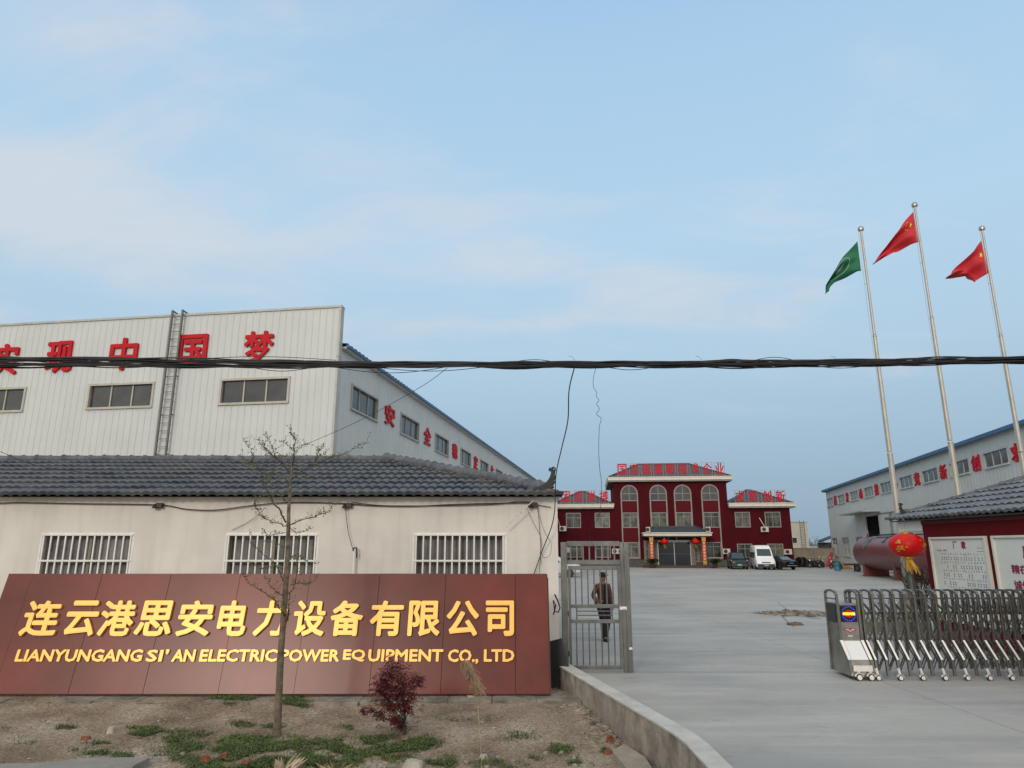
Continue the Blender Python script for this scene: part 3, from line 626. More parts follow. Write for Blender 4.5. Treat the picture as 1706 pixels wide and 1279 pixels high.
for a, b in arch:
    c = (a+b)/2; r = (b-a)/2
    m = MB()                                   # moulding: two jambs, sill and an arch
    m.box(a-.06, a+.10, -.09, -.0, 1.0, 8.95); m.box(b-.10, b+.06, -.09, 0, 1.0, 8.95); m.box(a+.10, b-.10, -.085, 0, .98, 1.16)
    K = 16; vs = []
    for k in range(K+1):
        th = math.pi*k/K
        for rr_, y in ((r+.06, -.09), (r-.10, -.09), (r-.10, 0), (r+.06, 0)): vs.append((c-rr_*math.cos(th), y, 8.95+rr_*math.sin(th)))
    m.add(vs, [(k*4+q, k*4+(q+1) % 4, k*4+4+(q+1) % 4, k*4+4+q) for k in range(K) for q in range(4)])
    ar = m.build('arched_moulding', arch_m, t)
    for z0, z1 in ((6.6, 8.05), (3.0, 4.76)):
        if c > -17 and c < -11 and z1 < 5: z0 = 3.0
        m = MB(); m.box(a+.11, b-.11, -.02, -.001, z0, z1); m.build('spandrel', redpanel, ar)
    for z0, z1 in ((4.8, 6.55), (1.2, 2.95)): window(t, Matrix.Identity(4), a+.14, b-.14, z0, z1, 2, fw=.09, proud=.03, mf=M('office_frame', (.25, .24, .215), .5), mg=M('office_glass_%d' % (abs(int(a*5+z0)) % 3), (.07, .08, .07)), rows=(z1-.5,))
    m = MB(); pts = [(c-(r-.11)*math.cos(math.pi*k/16), 8.95+(r-.11)*math.sin(math.pi*k/16)) for k in range(17)]
    m.prism([(a+.11, 8.1)]+[p for p in pts]+[(b-.11, 8.1)], -.018, -.001); wo = m.build('arched_pane', glass, t)
    m = MB(); m.box(c-.03, c+.03, -.04, -.02, 8.1, 9.85); m.box(a+.11, b-.11, -.045, -.021, 8.9, 8.97); m.box(a+.05, b-.05, -.06, -.0, 8.03, 8.12); m.build('glazing_bar', M('office_frame', (.33, .32, .29)), wo)
def hip(mb, x0, x1, y0, y1, z0, rise, inset):
    yr = (y0+y1)/2
    mb.add([(x0, y0, z0), (x1, y0, z0), (x1, y1, z0), (x0, y1, z0), (x0+inset, yr, z0+rise), (x1-inset, yr, z0+rise)], [(0, 1, 5, 4), (1, 2, 5), (2, 3, 4, 5), (3, 0, 4), (3, 2, 1, 0)])
slate = M('slate_roof', (.045, .06, .075), .6, var=.25, vs=3, bump=.4, bs=8)
def ribbed_hip(name, x0, x1, y0, y1, z0, rise, inset):
    g = MB(); hip(g, x0, x1, y0, y1, z0, rise, inset); o = g.build(name, slate, offT)
    g = MB(); yr = (y0+y1)/2; hd = yr-y0
    n = int((x1-x0)/.45)
    for k in range(1, n):
        x = x0+(x1-x0)*k/n; m_ = min(1, (x-x0)/inset, (x1-x)/inset); g.bar((x, y0, z0+.02), (x, y0+hd*m_, z0+rise*m_+.02), .09, .07)
    for a, b in (((x0, y0, z0), (x0+inset, yr, z0+rise)), ((x1, y0, z0), (x1-inset, yr, z0+rise)), ((x0+inset, yr, z0+rise), (x1-inset, yr, z0+rise))): g.bar((a[0], a[1], a[2]+.06), (b[0], b[1], b[2]+.06), .22, .14)
    g.build('roof_rib', M('slate_rib', (.055, .07, .085), .6), o)
ribbed_hip('main_roof', -21.75, -6.75, -.4, 12.4, 11.0, 2.3, 4.2)
ribbed_hip('wing_roof', -29.1, -21.25, -.4, 12.4, 7.6, 2.1, 3.6)
ribbed_hip('wing_roof', -7.25, .5, -.4, 12.4, 7.6, 2.1, 3.6)
for nm, x0, x1, z in (('main_fascia', -21.9, -6.6, 10.40), ('wing_fascia', -29.2, -21.23, 7.08), ('wing_fascia', -7.27, .62, 7.08)):
    g = MB(); g.box(x0, x1, -.6, 12.5, z+.18, z+.5); g.box(x0-.06, x1+.06, -.66, 12.56, z+.502, z+.60); f = g.build(nm, fascia_m, t)
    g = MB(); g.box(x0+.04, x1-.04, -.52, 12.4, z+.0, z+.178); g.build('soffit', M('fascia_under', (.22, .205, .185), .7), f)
# rooftop characters on their thin racks
def rack_char(ch, u, z, wd, ht):
    o = letter('rooftop_character', ch, wd, ht, .12, M('bright_red_letter', (.47, .004, .014), .5, var=.08, spec=.2), t, Tr((u, -.35, z+ht/2)), bold=.022)
    g = MB(); u0, u1 = u-wd*.55, u+wd*.55
    for uu in (u0, u1): g.box(uu-.02, uu+.02, -.32, -.28, z-.28, z+ht*1.05)
    g.box(u0, u1, -.32, -.28, z+ht*1.02, z+ht*1.05); g.box(u0, u1, -.32, -.28, z-.10, z-.06)
    r_ = g.build('letter_rack', M('rack_grey', (.28, .26, .24), .6), t)
for k, ch in enumerate('国家级高新技术企业'): rack_char(ch, -20.05+1.5*k, 11.28, 1.12, 1.36)
for k, ch in enumerate('团结拼搏'): rack_char(ch, -27.25+1.6*k, 7.93, 1.08, 1.36)
for k, ch in enumerate('求实创新'): rack_char(ch, -5.85+1.6*k, 7.8, 1.1, 1.36)
# entrance porch
g = MB(); g.box(-17.9, -9.9, -2.6, -.12, 3.72, 4.02); g.box(-18.0, -9.8, -2.7, -.12, 4.022, 4.12); g.build('porch_fascia', fascia_m, t)
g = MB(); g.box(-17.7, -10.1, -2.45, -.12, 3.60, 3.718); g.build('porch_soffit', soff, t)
g = MB(); g.add([(-17.6, -2.5, 4.13), (-10.2, -2.5, 4.13), (-11.3, -.14, 4.85), (-16.5, -.14, 4.85), (-17.6, -.14, 4.13), (-10.2, -.14, 4.13)], [(0, 1, 2, 3), (0, 3, 4), (1, 5, 2)])
for a, b in (((-17.6, -2.5, 4.15), (-16.5, -.2, 4.88)), ((-10.2, -2.5, 4.15), (-11.3, -.2, 4.88)), ((-16.5, -.2, 4.88), (-11.3, -.2, 4.88))): g.bar(a, b, .12)
g.build('porch_roof', slate, t)
for u in (-17.0, -10.85):
    g = MB(); g.box(u-.22, u+.22, -2.35, -1.95, .30, 3.6); c_ = g.build('porch_column', M('column_brown', (.12, .05, .04), .4), t)
    g = MB(); g.box(u-.20, u+.20, -2.362, -2.351, .9, 3.1); b_ = g.build('couplet', M('couplet_red', (.60, .09, .03), .55, var=.2), c_)
    g = MB(); g.box(u-.23, u+.23, -2.40, -2.30, 3.1, 3.58); g.lathe([(.24, 0), (.30, .1), (.2, .2)], (u, -2.15, 3.42), 12); g.box(u-.22, u+.22, -2.365, -2.345, .4, .85); g.build('gilt_capital', M('gilt', (.62, .30, .04), .4, metal=.3, var=.5, vs=10), c_)
    for k, ch in enumerate('国泰民安人和' if u < -14 else '风调雨顺年丰'): letter('couplet_character', ch, .22, .22, .008, M('couplet_white', (.80, .62, .42)), b_, Tr((u, -2.363, 2.88-k*.37)), bold=.005)
g = MB(); g.box(-16.6, -11.6, -.16, -.02, .3, 3.3); door_f = g.build('entrance_surround', M('beige_stone', (.20, .17, .14), .6, var=.2), t)
g = MB(); g.box(-16.0, -12.2, -.19, -.162, .32, 3.0); g.build('entrance_door', M('door_glass', (.012, .017, .022), .12, var=.4, vs=.6), t)
g = MB(); g.box(-16.05, -12.15, -.215, -.192, 1.58, 1.64); g.build('door_rail', M('door_blue', (.05, .07, .20), .4), t)
g = MB()
for x in (-16.05, -14.1, -12.15): g.box(x-.035, x+.035, -.22, -.15, .3, 3.03)
g.box(-16.0, -12.2, -.21, -.15, 3.0, 3.22); g.build('door_frame', alu, t)
for x0 in (-17.75, -11.9):      # company plates on the flank walls
    g = MB(); g.box(x0, x0+1.35, -.19, -.17, .6, 3.2); pl = g.build('name_plate', M('plate_bronze', (.17, .145, .12), .45, metal=.3, var=.2), t)
    g = MB(); rr = random.Random(int(x0*10))
    for c_ in range(2):
        for k in range(9): g.box(x0+.28+c_*.55, x0+.50+c_*.55, -.198, -.191, .8+k*.25, .80+k*.25+rr.uniform(.12, .19))
    g.build('plate_lettering', M('plate_dark', (.025, .022, .02)), pl)
g = MB(); g.box(-18.0, -9.9, -2.9, -.05, -.05, .14); g.box(-17.7, -10.2, -2.55, -.05, .141, .29); g.build('step', M('step_dark', (.055, .032, .03), .35), t)
for u, z in ((-17.6, 4.14), (-10.55, 4.14), (-28.1, 4.35), (-21.65, 1.6), (-20.95, 1.6), (-27.75, 1.75), (-3.65, 4.2), (-8.35, 1.6), (-1.15, 1.55)):
    y = -2.4 if z == 4.14 else 0
    w_ = .5 if z == 4.14 else .88
    g = MB(); g.box(u, u+w_, y-.42, y-.08, z, z+.62); ac = g.build('air_conditioner', M('ac_white', (.50, .48, .43), .5, var=.1), t, bevel=.02)
    g = MB(); g.lathe([(.23, y-.44), (.23, y-.422)], (u+w_*.38, 0, z+.31), 16, 'y'); g.lathe([(.07, y-.46), (.07, y-.441)], (u+w_*.38, 0, z+.31), 8, 'y'); g.build('fan_grille', M('fan_dark', (.02, .022, .02), .6), ac)
    g = MB(); g.box(u+.05, u+.09, y-.42, y-.0, z-.05, z-.005); g.box(u+w_-.09, u+w_-.05, y-.42, y-.0, z-.05, z-.005); g.build('bracket', M('rack_grey', (.28, .26, .24)), ac)
g = MB(); g.bar((-28.35, -.1, 6.0), (-28.0, -.2, 4.98), .04); g.bar((-3.7, -.1, 5.9), (-3.15, -.2, 4.83), .05); g.build('refrigerant_pipe', white_bar, t)
# potted plants by the steps and lanterns
OT = Tr((33.9, 84.5, 0)) @ Rz(OA)
def lantern(loc, rad, label, group, rz=0, far=False):
    q = thing('lantern', label, 'lantern', loc, rz, group)
    n = 28 if not far else 16; vs = []; fs = []; m_ = 14
    g = MB(); K = 32 if not far else 16
    for i in range(m_+1):
        th = math.pi*(.10+.80*i/m_)
        for j in range(K):
            a = 2*math.pi*j/K; r = rad*math.sin(th)**.85*(1-.022*(j % 2)); vs.append((r*math.cos(a), r*math.sin(a), rad*.71*math.cos(th)))
    g.add(vs, [(i*K+j, (i+1)*K+j, (i+1)*K+(j+1) % K, i*K+(j+1) % K) for i in range(m_) for j in range(K)]+[tuple(range(K)), tuple(m_*K+j for j in reversed(range(K)))])
    g.build('lantern_body', lant_r, q, smooth=True)
    g = MB(); g.lathe([(rad*.30, .64*rad), (rad*.30, .75*rad), (rad*.24, .79*rad)], n=16); g.lathe([(rad*.22, -.82*rad), (rad*.27, -.78*rad), (rad*.27, -.64*rad)], n=16)
    g.tube([(0, 0, .76*rad), (0, 0, 1.35*rad)], rad*.015, 5); g.build('lantern_cap', M('lantern_gold', (.50, .30, .03), .35, metal=.6, var=.2), q)
    g = MB(); rr = random.Random(int(loc[0]*10))
    for k in range(26 if not far else 8):
        a = 2*math.pi*k/(26 if not far else 8); x, y = rad*.2*math.cos(a), rad*.2*math.sin(a); sw = rad*rr.uniform(.05, .35)
        g.tube([(x*.8, y*.8, -.84*rad), (x*1.0+sw*.5, y*1.0, -1.15*rad), (x*1.4+sw, y*1.3, -rad*rr.uniform(1.3, 1.75))], rad*.012, 4)
    g.build('tassel', yellow, q)
    if not far:
        for a0, kind in ((-140, 0), (-48, 1)):           # gilt blossoms printed on the silk
            g = MB()
            def onl(a, th, lift=1.006):
                r = rad*math.sin(th)**.85*lift; return (r*math.cos(a), r*math.sin(a), rad*.71*math.cos(th)*lift)
            rr2 = random.Random(kind+5)
            for k in range(17):
                pa = R(a0)+rr2.uniform(-.36, .36); pt = math.pi/2+rr2.uniform(-.5, .55); s = rr2.uniform(.07, .13)
                mm = [onl(pa+s*math.cos(b_)*rr2.uniform(.6, 1), pt+s*math.sin(b_)*rr2.uniform(.6, 1), 1.012) for b_ in [2*math.pi*i/7 for i in range(7)]]
                g.add(mm, [tuple(range(7))])
            g.build('printed_blossom', M('gilt_print', (.50, .22, .012), .4, var=.4, vs=20), q)
    return q
for u, lab in ((-15.45, 'small red lantern hanging at the left of the office porch'), (-11.8, 'small red lantern hanging at the right of the office porch')):
    p = OT @ Vector((u, -2.2, 3.05)); lantern(p, .48, lab, 'lanterns in the office porch', OA, far=True)
def potted(p, label):
    q = thing('potted_plant', label, 'plant', p, 0, 'potted plants by the office steps')
    g = MB(); g.lathe([(.22, 0), (.33, .45), (.36, .5)], n=14); g.build('pot', M('pot_dark', (.05, .03, .025), .4), q, smooth=True)
    g = MB(); rr = random.Random(3)
    for k in range(90):
        a = rr.uniform(0, 6.28); r = rr.uniform(.3, .9); h = rr.uniform(.3, .65); x, y = math.cos(a), math.sin(a); nx, ny = -y*.045, x*.045
        g.add([(x*.1-nx, y*.1-ny, .5), (x*.1+nx, y*.1+ny, .5), (x*r*.6+nx, y*r*.6+ny, .5+h), (x*r, y*r, .5+h*.75), (x*r*.6-nx, y*r*.6-ny, .5+h)], [(0, 1, 2, 3, 4)])
    g.build('foliage', M('sago_leaf', (.03, .045, .012), .6, var=.5), q)
potted(OT @ Vector((-17.1, -3.3, 0)), 'dark potted palm by the left porch column'); potted(OT @ Vector((-9.9, -3.3, 0)), 'dark bushy potted palm by the right porch column')

# ------------------------------------------------------------------ vehicles (front = -y)
def loft(mb, st):
    vs = []; n = 12
    for y, zl, zb, zt, wl, wb, wt in st:
        half = [(wl*.9, zl), (wl, zl+.10), (wb, (zl+zb)/2), (wb*.985, zb), (wt+(wb*.985-wt)*.12, zt-.12*(zt-zb)-.02), (wt*.86, zt)]
        vs += [(x, y, z) for x, z in half]+[(-x, y, z) for x, z in reversed(half)]
    fs = [tuple(range(n)), tuple((len(st)-1)*n+j for j in reversed(range(n)))]
    for i in range(len(st)-1):
        for j in range(n): fs.append((i*n+j, (i+1)*n+j, (i+1)*n+(j+1) % n, i*n+(j+1) % n))
    mb.add(vs, fs)
def quad(mb, pts, nrm):
    nrm = Vector(nrm).normalized(); a = [Vector(p)+nrm*.012 for p in pts]; b = [Vector(p)-nrm*.01 for p in pts]; n = len(a)
    mb.add(a+b, [tuple(range(n)), tuple(reversed(range(n, 2*n)))]+[(i, (i+1) % n, n+(i+1) % n, n+i) for i in range(n)])
def wheel(q, x, y, r, w_=.22):
    s = 1 if x > 0 else -1; g = MB(); g.lathe([(r*.62, -w_/2), (r*.93, -w_/2), (r, -w_*.35), (r, w_*.35), (r*.93, w_/2), (r*.62, w_/2)], (x, y, r), 20, 'x'); wo = g.build('wheel', black, q, smooth=True)
    g = MB(); g.lathe([(.05, x+s*.03), (r*.62, x+s*(w_/2-.03)), (r*.62, x-s*w_*.4)] if s > 0 else [(r*.62, x-s*w_*.4), (r*.62, x+s*(w_/2-.03)), (.05, x+s*.03)], (0, y, r), 20, 'x')
    for k in range(5):
        a = 2*math.pi*k/5; g.bar((x+s*(w_/2-.02), y, r), (x+s*(w_/2-.02), y+math.cos(a)*r*.6, r+math.sin(a)*r*.6), .05, .03)
    g.build('rim', M('rim', (.30, .30, .29), .35, metal=.7), wo)
def van(q, body, H, L_=5.6, Wd=1.0, hood=1.15, plate=(.15, .25, .55), high=True, roof_z=None):
    st = [(0, .38, .70, .82, Wd*.80, Wd*.82, Wd*.78), (.10, .28, .85, .98, Wd*.95, Wd*.96, Wd*.88), (.75, .26, hood-.05, hood+.08, Wd, Wd, Wd*.88)]
    if high: st += [(1.0, .26, hood+.02, hood+.30, Wd, Wd, Wd*.86), (1.62, .26, hood+.05, H-.42, Wd, Wd, Wd*.82), (2.0, .26, hood+.05, H-.12, Wd, Wd, Wd*.82), (2.6, .26, hood+.05, H, Wd, Wd, Wd*.84), (L_-.1, .26, hood+.05, H, Wd, Wd, Wd*.84), (L_, .35, hood+.05, H-.1, Wd*.95, Wd*.95, Wd*.80)]
    else: st += [(1.15, .26, hood, hood+.14, Wd, Wd, Wd*.84), (2.15, .26, hood+.05, H-.08, Wd, Wd, Wd*.76), (2.6, .26, hood+.05, H, Wd, Wd, Wd*.76), (L_-.7, .26, hood+.05, H-.02, Wd, Wd, Wd*.76), (L_-.1, .30, hood+.02, hood+.45, Wd*.97, Wd*.97, Wd*.78), (L_, .38, hood, hood+.1, Wd*.9, Wd*.9, Wd*.8)]
    g = MB(); loft(g, st); g.build('body', body, q, smooth=True, bevel=.03)
    a, b = (st[3], st[4]) if high else (st[3], st[4])
    def top(s_, k, dz=0): return (s_[6]*.84*k, s_[0], s_[3]+dz)
    g = MB(); quad(g, [top(a, -1.02), top(a, 1.02), top(b, 1), top(b, -1)], (0, -(b[3]-a[3]), (b[0]-a[0]))); g.build('windscreen', M('windscreen', (.02, .045, .055), .08, var=.2), q)
    for s in (-1, 1):
        y0, y1 = (1.35, 2.35) if high else (1.75, 2.75); zb = hood+.12; zt = H-(.75 if high else .22)
        g = MB(); xb = Wd*.985; xt = Wd*(.93 if high else .84)
        quad(g, [(s*xb, y0, zb), (s*xb, y1-.06, zb), (s*xt, y1-.06, zt), (s*xt, y0+.35, zt)], (s, 0, .15))
        k = 2; y = y1
        while y < L_-.8:
            y2 = min(y+1.25, L_-.35); quad(g, [(s*xb, y, zb), (s*xb, y2-.07, zb), (s*xt, y2-.07, zt), (s*xt, y, zt)], (s, 0, .15)); y = y2
        g.build('side_window', M('tinted_glass', (.015, .016, .018), .12), q)
        g = MB(); g.sphere((s*(Wd+.16), 1.25 if high else 1.55, hood+.22), .13, 8, 6, (.7, .5, 1.25)); g.bar((s*Wd*.97, 1.35 if high else 1.6, hood+.1), (s*(Wd+.12), 1.3 if high else 1.56, hood+.12), .05); g.build('mirror', black, q, smooth=True)
        g = MB(); quad(g, [(s*Wd*.48, .055, .86), (s*Wd*.90, .16, .88), (s*Wd*.93, .34, 1.02), (s*Wd*.62, .14, .97)], (s*.2, -1, .5)); g.build('headlight', M('headlamp', (.75, .78, .80), .15, var=.1), q)
        g = MB(); g.sphere((s*Wd*.72, .0, .52), .06, 8, 5, (1, .4, 1)); g.build('fog_lamp', M('headlamp', (.7, .7, .7)), q)
        for y in (.95, L_-1.1): wheel(q, s*(Wd-.10), y, .34)
    g = MB(); g.box(-Wd*.45, Wd*.45, -.03, .08, .74, .84); g.build('grille', M('grille_black', (.015, .015, .02), .4), q, bevel=.01)
    g = MB(); g.box(-Wd*.88, Wd*.88, -.045, .2, .30, .62); g.build('bumper', M('bumper_black', (.02, .02, .022), .5), q, bevel=.04)
    g = MB(); g.box(-.22, .22, -.07, -.046, .42, .56); g.build('number_plate', M('plate_%d%d' % (plate[1]*100, plate[2]*100), plate, .5), q)
VR = R(-12)
q = thing('parked_van', 'dark green people carrier with a turquoise plate parked beside the white van', 'van', pz(1233, 948.6), VR); van(q, M('dark_green_paint', (.008, .022, .028), .22, var=.1), 1.85, 5.1, .95, 1.02, (.12, .50, .55), high=False)
q = thing('parked_van', 'white high roof van parked between the dark people carrier and the black sedan', 'van', pz(1277.5, 949.3), VR); van(q, M('white_paint', (.72, .74, .75), .3, var=.05), 2.62, 5.9, 1.02, 1.15, (.22, .28, .62), high=True)
q = thing('parked_van', 'silver people carrier seen through the bars of the steel gate', 'van', (5.7, 58.9, 0), R(90)); van(q, M('silver_paint', (.55, .58, .62), .3, var=.05, metal=.2), 1.95, 5.1, .95, 1.05, (.15, .3, .6), high=False)
# black sedan seen from behind (its rear = -y)
q = thing('parked_sedan', 'black sedan parked tail first at the right of the white van', 'car', pz(1320, 949.5), R(14))
st = [(0, .42, .78, .88, .78, .80, .70), (.12, .30, .86, .98, .88, .89, .74), (.65, .26, .90, 1.03, .91, .91, .72), (1.45, .26, .92, 1.40, .92, .91, .62), (2.1, .26, .92, 1.45, .92, .91, .62), (2.9, .26, .92, 1.36, .92, .91, .62), (3.55, .26, .90, 1.0, .91, .90, .72), (4.4, .28, .74, .82, .88, .86, .70), (4.65, .4, .6, .68, .75, .76, .66)]
g = MB(); loft(g, st); g.build('body', M('black_paint', (.010, .008, .009), .2, var=.1), q, smooth=True, bevel=.03)
g = MB(); quad(g, [(-.58, .72, 1.06), (.58, .72, 1.06), (.50, 1.42, 1.385), (-.50, 1.42, 1.385)], (0, -.42, .9)); g.build('rear_window', M('windscreen_light', (.10, .17, .20), .1), q)  # bluish reflection put into the glass colour
for s in (-1, 1):
    g = MB(); quad(g, [(s*.905, 1.2, .98), (s*.905, 3.2, .98), (s*.70, 2.8, 1.30), (s*.70, 1.6, 1.33)], (s, 0, .45)); g.build('side_window', M('tinted_glass', (.015, .016, .018)), q)
    g = MB(); quad(g, [(s*.46, .02, .74), (s*.80, .03, .76), (s*.88, .18, .88), (s*.48, .05, .88)], (s*.2, -1, .1)); g.build('tail_light', M('tail_red', (.35, .02, .03), .25), q)
    for y in (.95, 3.7): wheel(q, s*.82, y, .32, .2)
    g = MB(); g.sphere((s*1.0, 3.0, 1.0), .09, 8, 5, (1, .6, .8)); g.build('mirror', black, q)
g = MB(); g.box(-.86, .86, -.06, .1, .38, .58); g.build('bumper', M('black_paint', (.012, .009, .010)), q, bevel=.04)
g = MB(); g.box(-.6, .6, -.072, -.061, .45, .49); g.build('bumper_strip', alu, q)
g = MB(); g.box(-.24, .24, -.01, .03, .66, .78); g.build('number_plate', M('plate_blue', (.05, .12, .35)), q)
# ------------------------------------------------------------------ far end of the yard
q = thing('boundary_wall', 'stained concrete boundary wall between the red office and the right warehouse', 'wall', (0, 0, 0))
A, B = Vector((33.5, 89.5, 0)), Vector((43, 88.2, 0)); g = MB(); g.bar(A+Vector((0, 0, 1.05)), B+Vector((0, 0, 1.05)), .2, 2.3); g.build('wall_panel', M('yellowed_concrete', (.26, .235, .185), .9, var=.2, vs=.8, streak=.5, stc=(.15, .13, .095)), q)
g = MB(); g.bar(A+Vector((0, 0, 2.25)), B+Vector((0, 0, 2.25)), .32, .1); g.build('coping', M('old_coping', (.20, .18, .15)), q)
q = thing('far_building', 'small pale industrial building with an outside ladder behind the boundary wall', 'building', (36, 112, 0), -R(5))
g = MB(); wall_sheet(g, 0, 11.2, -.3, 6.3, [(7.2, 9.4, 3.0, 3.9), (7.2, 9.4, .9, 1.6)]); g.T = Tr((11.2, 0, 0)) @ Rz(R(90)); wall_sheet(g, 0, 8, -.3, 6.3); g.T = Matrix.Identity(4); g.box(-.1, 11.3, -.1, 8, 6.3, 6.4); g.build('wall', M('far_cladding', (.42, .41, .35), .7, var=.06), q)
for c_, d_ in ((3.0, 3.9), (.9, 1.6)): window(q, Matrix.Identity(4), 7.2, 9.4, c_, d_, 3, fw=.12)
g = MB()
for x in (9.95, 10.6): g.box(x-.03, x+.03, -.3, -.25, .3, 6.6)
for k in range(16): g.box(9.95, 10.6, -.29, -.26, .5+k*.38, .55+k*.38)
g.build('ladder', steel_d, q)
q = thing('street_lamp', 'thin lamp post with a white lamp head beyond the boundary wall', 'street lamp', px(1342, 912, 118)-Vector((0, 0, 2.6)))
g = MB(); g.tube([(0, 0, 0), (0, 0, 4.2)], .06, 6); g.build('post', steel_d, q); g = MB(); g.sphere((.1, 0, 4.3), .45, 10, 6, (1.3, .6, .35)); g.build('lamp_head', white_bar, q)
q = thing('lean_to_shed', 'dark open lean-to shed against the far end of the right warehouse', 'shed', (41.0, 90.6, 0), 0)
g = MB(); g.add([(-.9, 0, 3.2), (1.2, 0, 3.95), (1.2, 1.6, 3.95), (-.9, 1.6, 3.2)], [(0, 1, 2, 3)]); g.add([(-.9, 0, 3.06), (1.2, 0, 3.8), (1.2, 1.6, 3.8), (-.9, 1.6, 3.06)], [(3, 2, 1, 0)]); g.bar((-.9, 0, 3.13), (1.2, 0, 3.87), .12, .14); g.build('roof', M('shed_blue', (.03, .05, .08)), q)
g = MB()
for x in (-.85, .2): g.box(x-.05, x+.05, 0, .1, 0, 2.9)
g.box(-.85, 1.2, .02, .08, 1.6, 1.68); g.build('post', M('shed_post', (.05, .05, .05)), q)
g = MB(); g.box(-.8, 1.2, 1.4, 1.5, 0, 3.0); g.build('back_panel', M('shed_back', (.07, .065, .06)), q)
def motorbike(p, rz, label):
    q = thing('motorcycle', label, 'motorcycle', p, rz, 'motorcycles parked at the far end of the yard')
    for x in (-.62, .62):
        g = MB(); g.lathe([(.22, -.05), (.30, -.05), (.30, .05), (.22, .05), (.22, -.05)], (x, 0, .3), 16, 'y'); wo = g.build('wheel', black, q, smooth=True)
        g = MB(); g.lathe([(.05, -.06), (.05, .06)], (x, 0, .3), 8, 'y')
        for k in range(6): a = math.pi*k/3; g.bar((x, 0, .3), (x+.23*math.cos(a), 0, .3+.23*math.sin(a)), .02)
        g.build('hub', alu, wo)
    g = MB(); g.sphere((.1, 0, .74), .2, 8, 6, (1.5, .7, .8)); g.sphere((0, 0, .42), .2, 8, 5, (1.1, .7, 1)); g.bar((.45, 0, .85), (.62, 0, .3), .07); g.bar((-.1, 0, .45), (-.62, 0, .3), .07); g.sphere((-.62, 0, .62), .2, 8, 4, (1.2, .4, .3)); g.build('frame', M('bike_dark', (.03, .02, .022), .35), q)
    g = MB(); g.box(-.65, -.05, -.13, .13, .76, .86); g.build('seat', black, q, bevel=.03)
    g = MB(); g.tube([(.30, -.36, 1.02), (.42, -.15, .98), (.45, 0, .92), (.42, .15, .98), (.30, .36, 1.02)], .018, 5); g.tube([(.36, -.25, 1.0), (.38, -.30, 1.2)], .01, 4); g.tube([(.36, .25, 1.0), (.38, .30, 1.2)], .01, 4); g.build('handlebar', steel_d, q)
    g = MB(); g.sphere((.38, -.30, 1.24), .07, 8, 5, (.4, 1, .8)); g.sphere((.38, .30, 1.24), .07, 8, 5, (.4, 1, .8)); g.sphere((.56, 0, .85), .10, 8, 6); g.build('mirror', M('headlamp', (.7, .7, .7)), q)
for xx, yy, dp, rz_, lab in ((1358, 945, 84.5, 2.2, 'dark motorcycle leaning at the concrete wall, left of the pair'), (1368, 945, 84.8, .7, 'dark motorcycle at the concrete wall, right of the pair by the shed post'), (1393, 941, 79, 1.9, 'dark motorcycle parked behind the blue drum at the warehouse wall')):
    motorbike(Vector(((xx-853)/1135*(dp*.972-.55), dp, 0)), rz_, lab)
q = thing('tyre_stack', 'dark worn tyres standing against the concrete wall behind the sedan', 'tyres', (36.2, 86.5, 0))
for k, (x, y, tilt) in enumerate(((-.9, 0, .1), (-.3, .2, .15), (.3, .1, -.1), (.9, 0, .2))):
    g = MB(); g.T = Tr((x, y, .62 if k < 2 else .42)) @ Rz(tilt+.4) @ Matrix.Rotation(.15, 4, 'Y'); r = .62 if k < 2 else .42
    g.lathe([(r*.55, -.12), (r*.9, -.14), (r, -.08), (r, .08), (r*.9, .14), (r*.55, .12), (r*.55, -.12)], n=20, axis='x'); g.build('tyre', black, q, smooth=True)
g = MB(); g.box(-.3, 1.6, -.5, -.3, 0, .5); 
for x in (.4, .8, 1.2, 1.55): g.bar((x, -.4, .4), (x+.05, -.35, 1.1), .05)
g.build('scrap_frame', M('scrap', (.02, .02, .02)), q)
g = MB(); a = pz(1378, 944.5); g.bar(a, a+Vector((.95, .5, 1.75)), .42, .06); tag(g.build('red_plank', M('faded_red', (.38, .03, .06), .7)), 'faded red plank leaning on the corner of the right warehouse', 'plank')
q = thing('oil_drum', 'turquoise oil drum standing in front of the right warehouse wall', 'drum', pz(1396, 951))
g = MB(); g.lathe([(.28, 0), (.30, .02), (.29, .3), (.305, .31), (.29, .33), (.29, .58), (.305, .6), (.29, .62), (.30, .88), (.28, .90)], n=20); g.build('drum_body', M('turquoise_paint', (.02, .16, .22), .5), q, smooth=True)
g = MB(); g.lathe([(.26, .88), (.26, .905)], n=16); g.build('drum_lid', M('drum_lid', (.03, .10, .13)), q)
g = MB(); rr = random.Random(9); c_ = pz(1404, 948); n = 24; vs = [tuple(c_+Vector((0, 0, .75)))]
for ring_ in (.5, 1): 
    for k in range(n): a = 2*math.pi*k/n; vs.append((c_.x+1.25*ring_*math.cos(a)*rr.uniform(.85, 1.1), c_.y+1.1*ring_*math.sin(a)*rr.uniform(.85, 1.1), (1-ring_)*.75-.02))
g.add(vs, [(0, 1+k, 1+(k+1) % n) for k in range(n)]+[(1+k, 1+n+k, 1+n+(k+1) % n, 1+(k+1) % n) for k in range(n)]); tag(g.build('sand_pile', M('orange_sand', (.30, .14, .07), .95, var=.3, vs=5, bump=.5)), 'heap of orange sand behind the turquoise drum', 'sand pile')

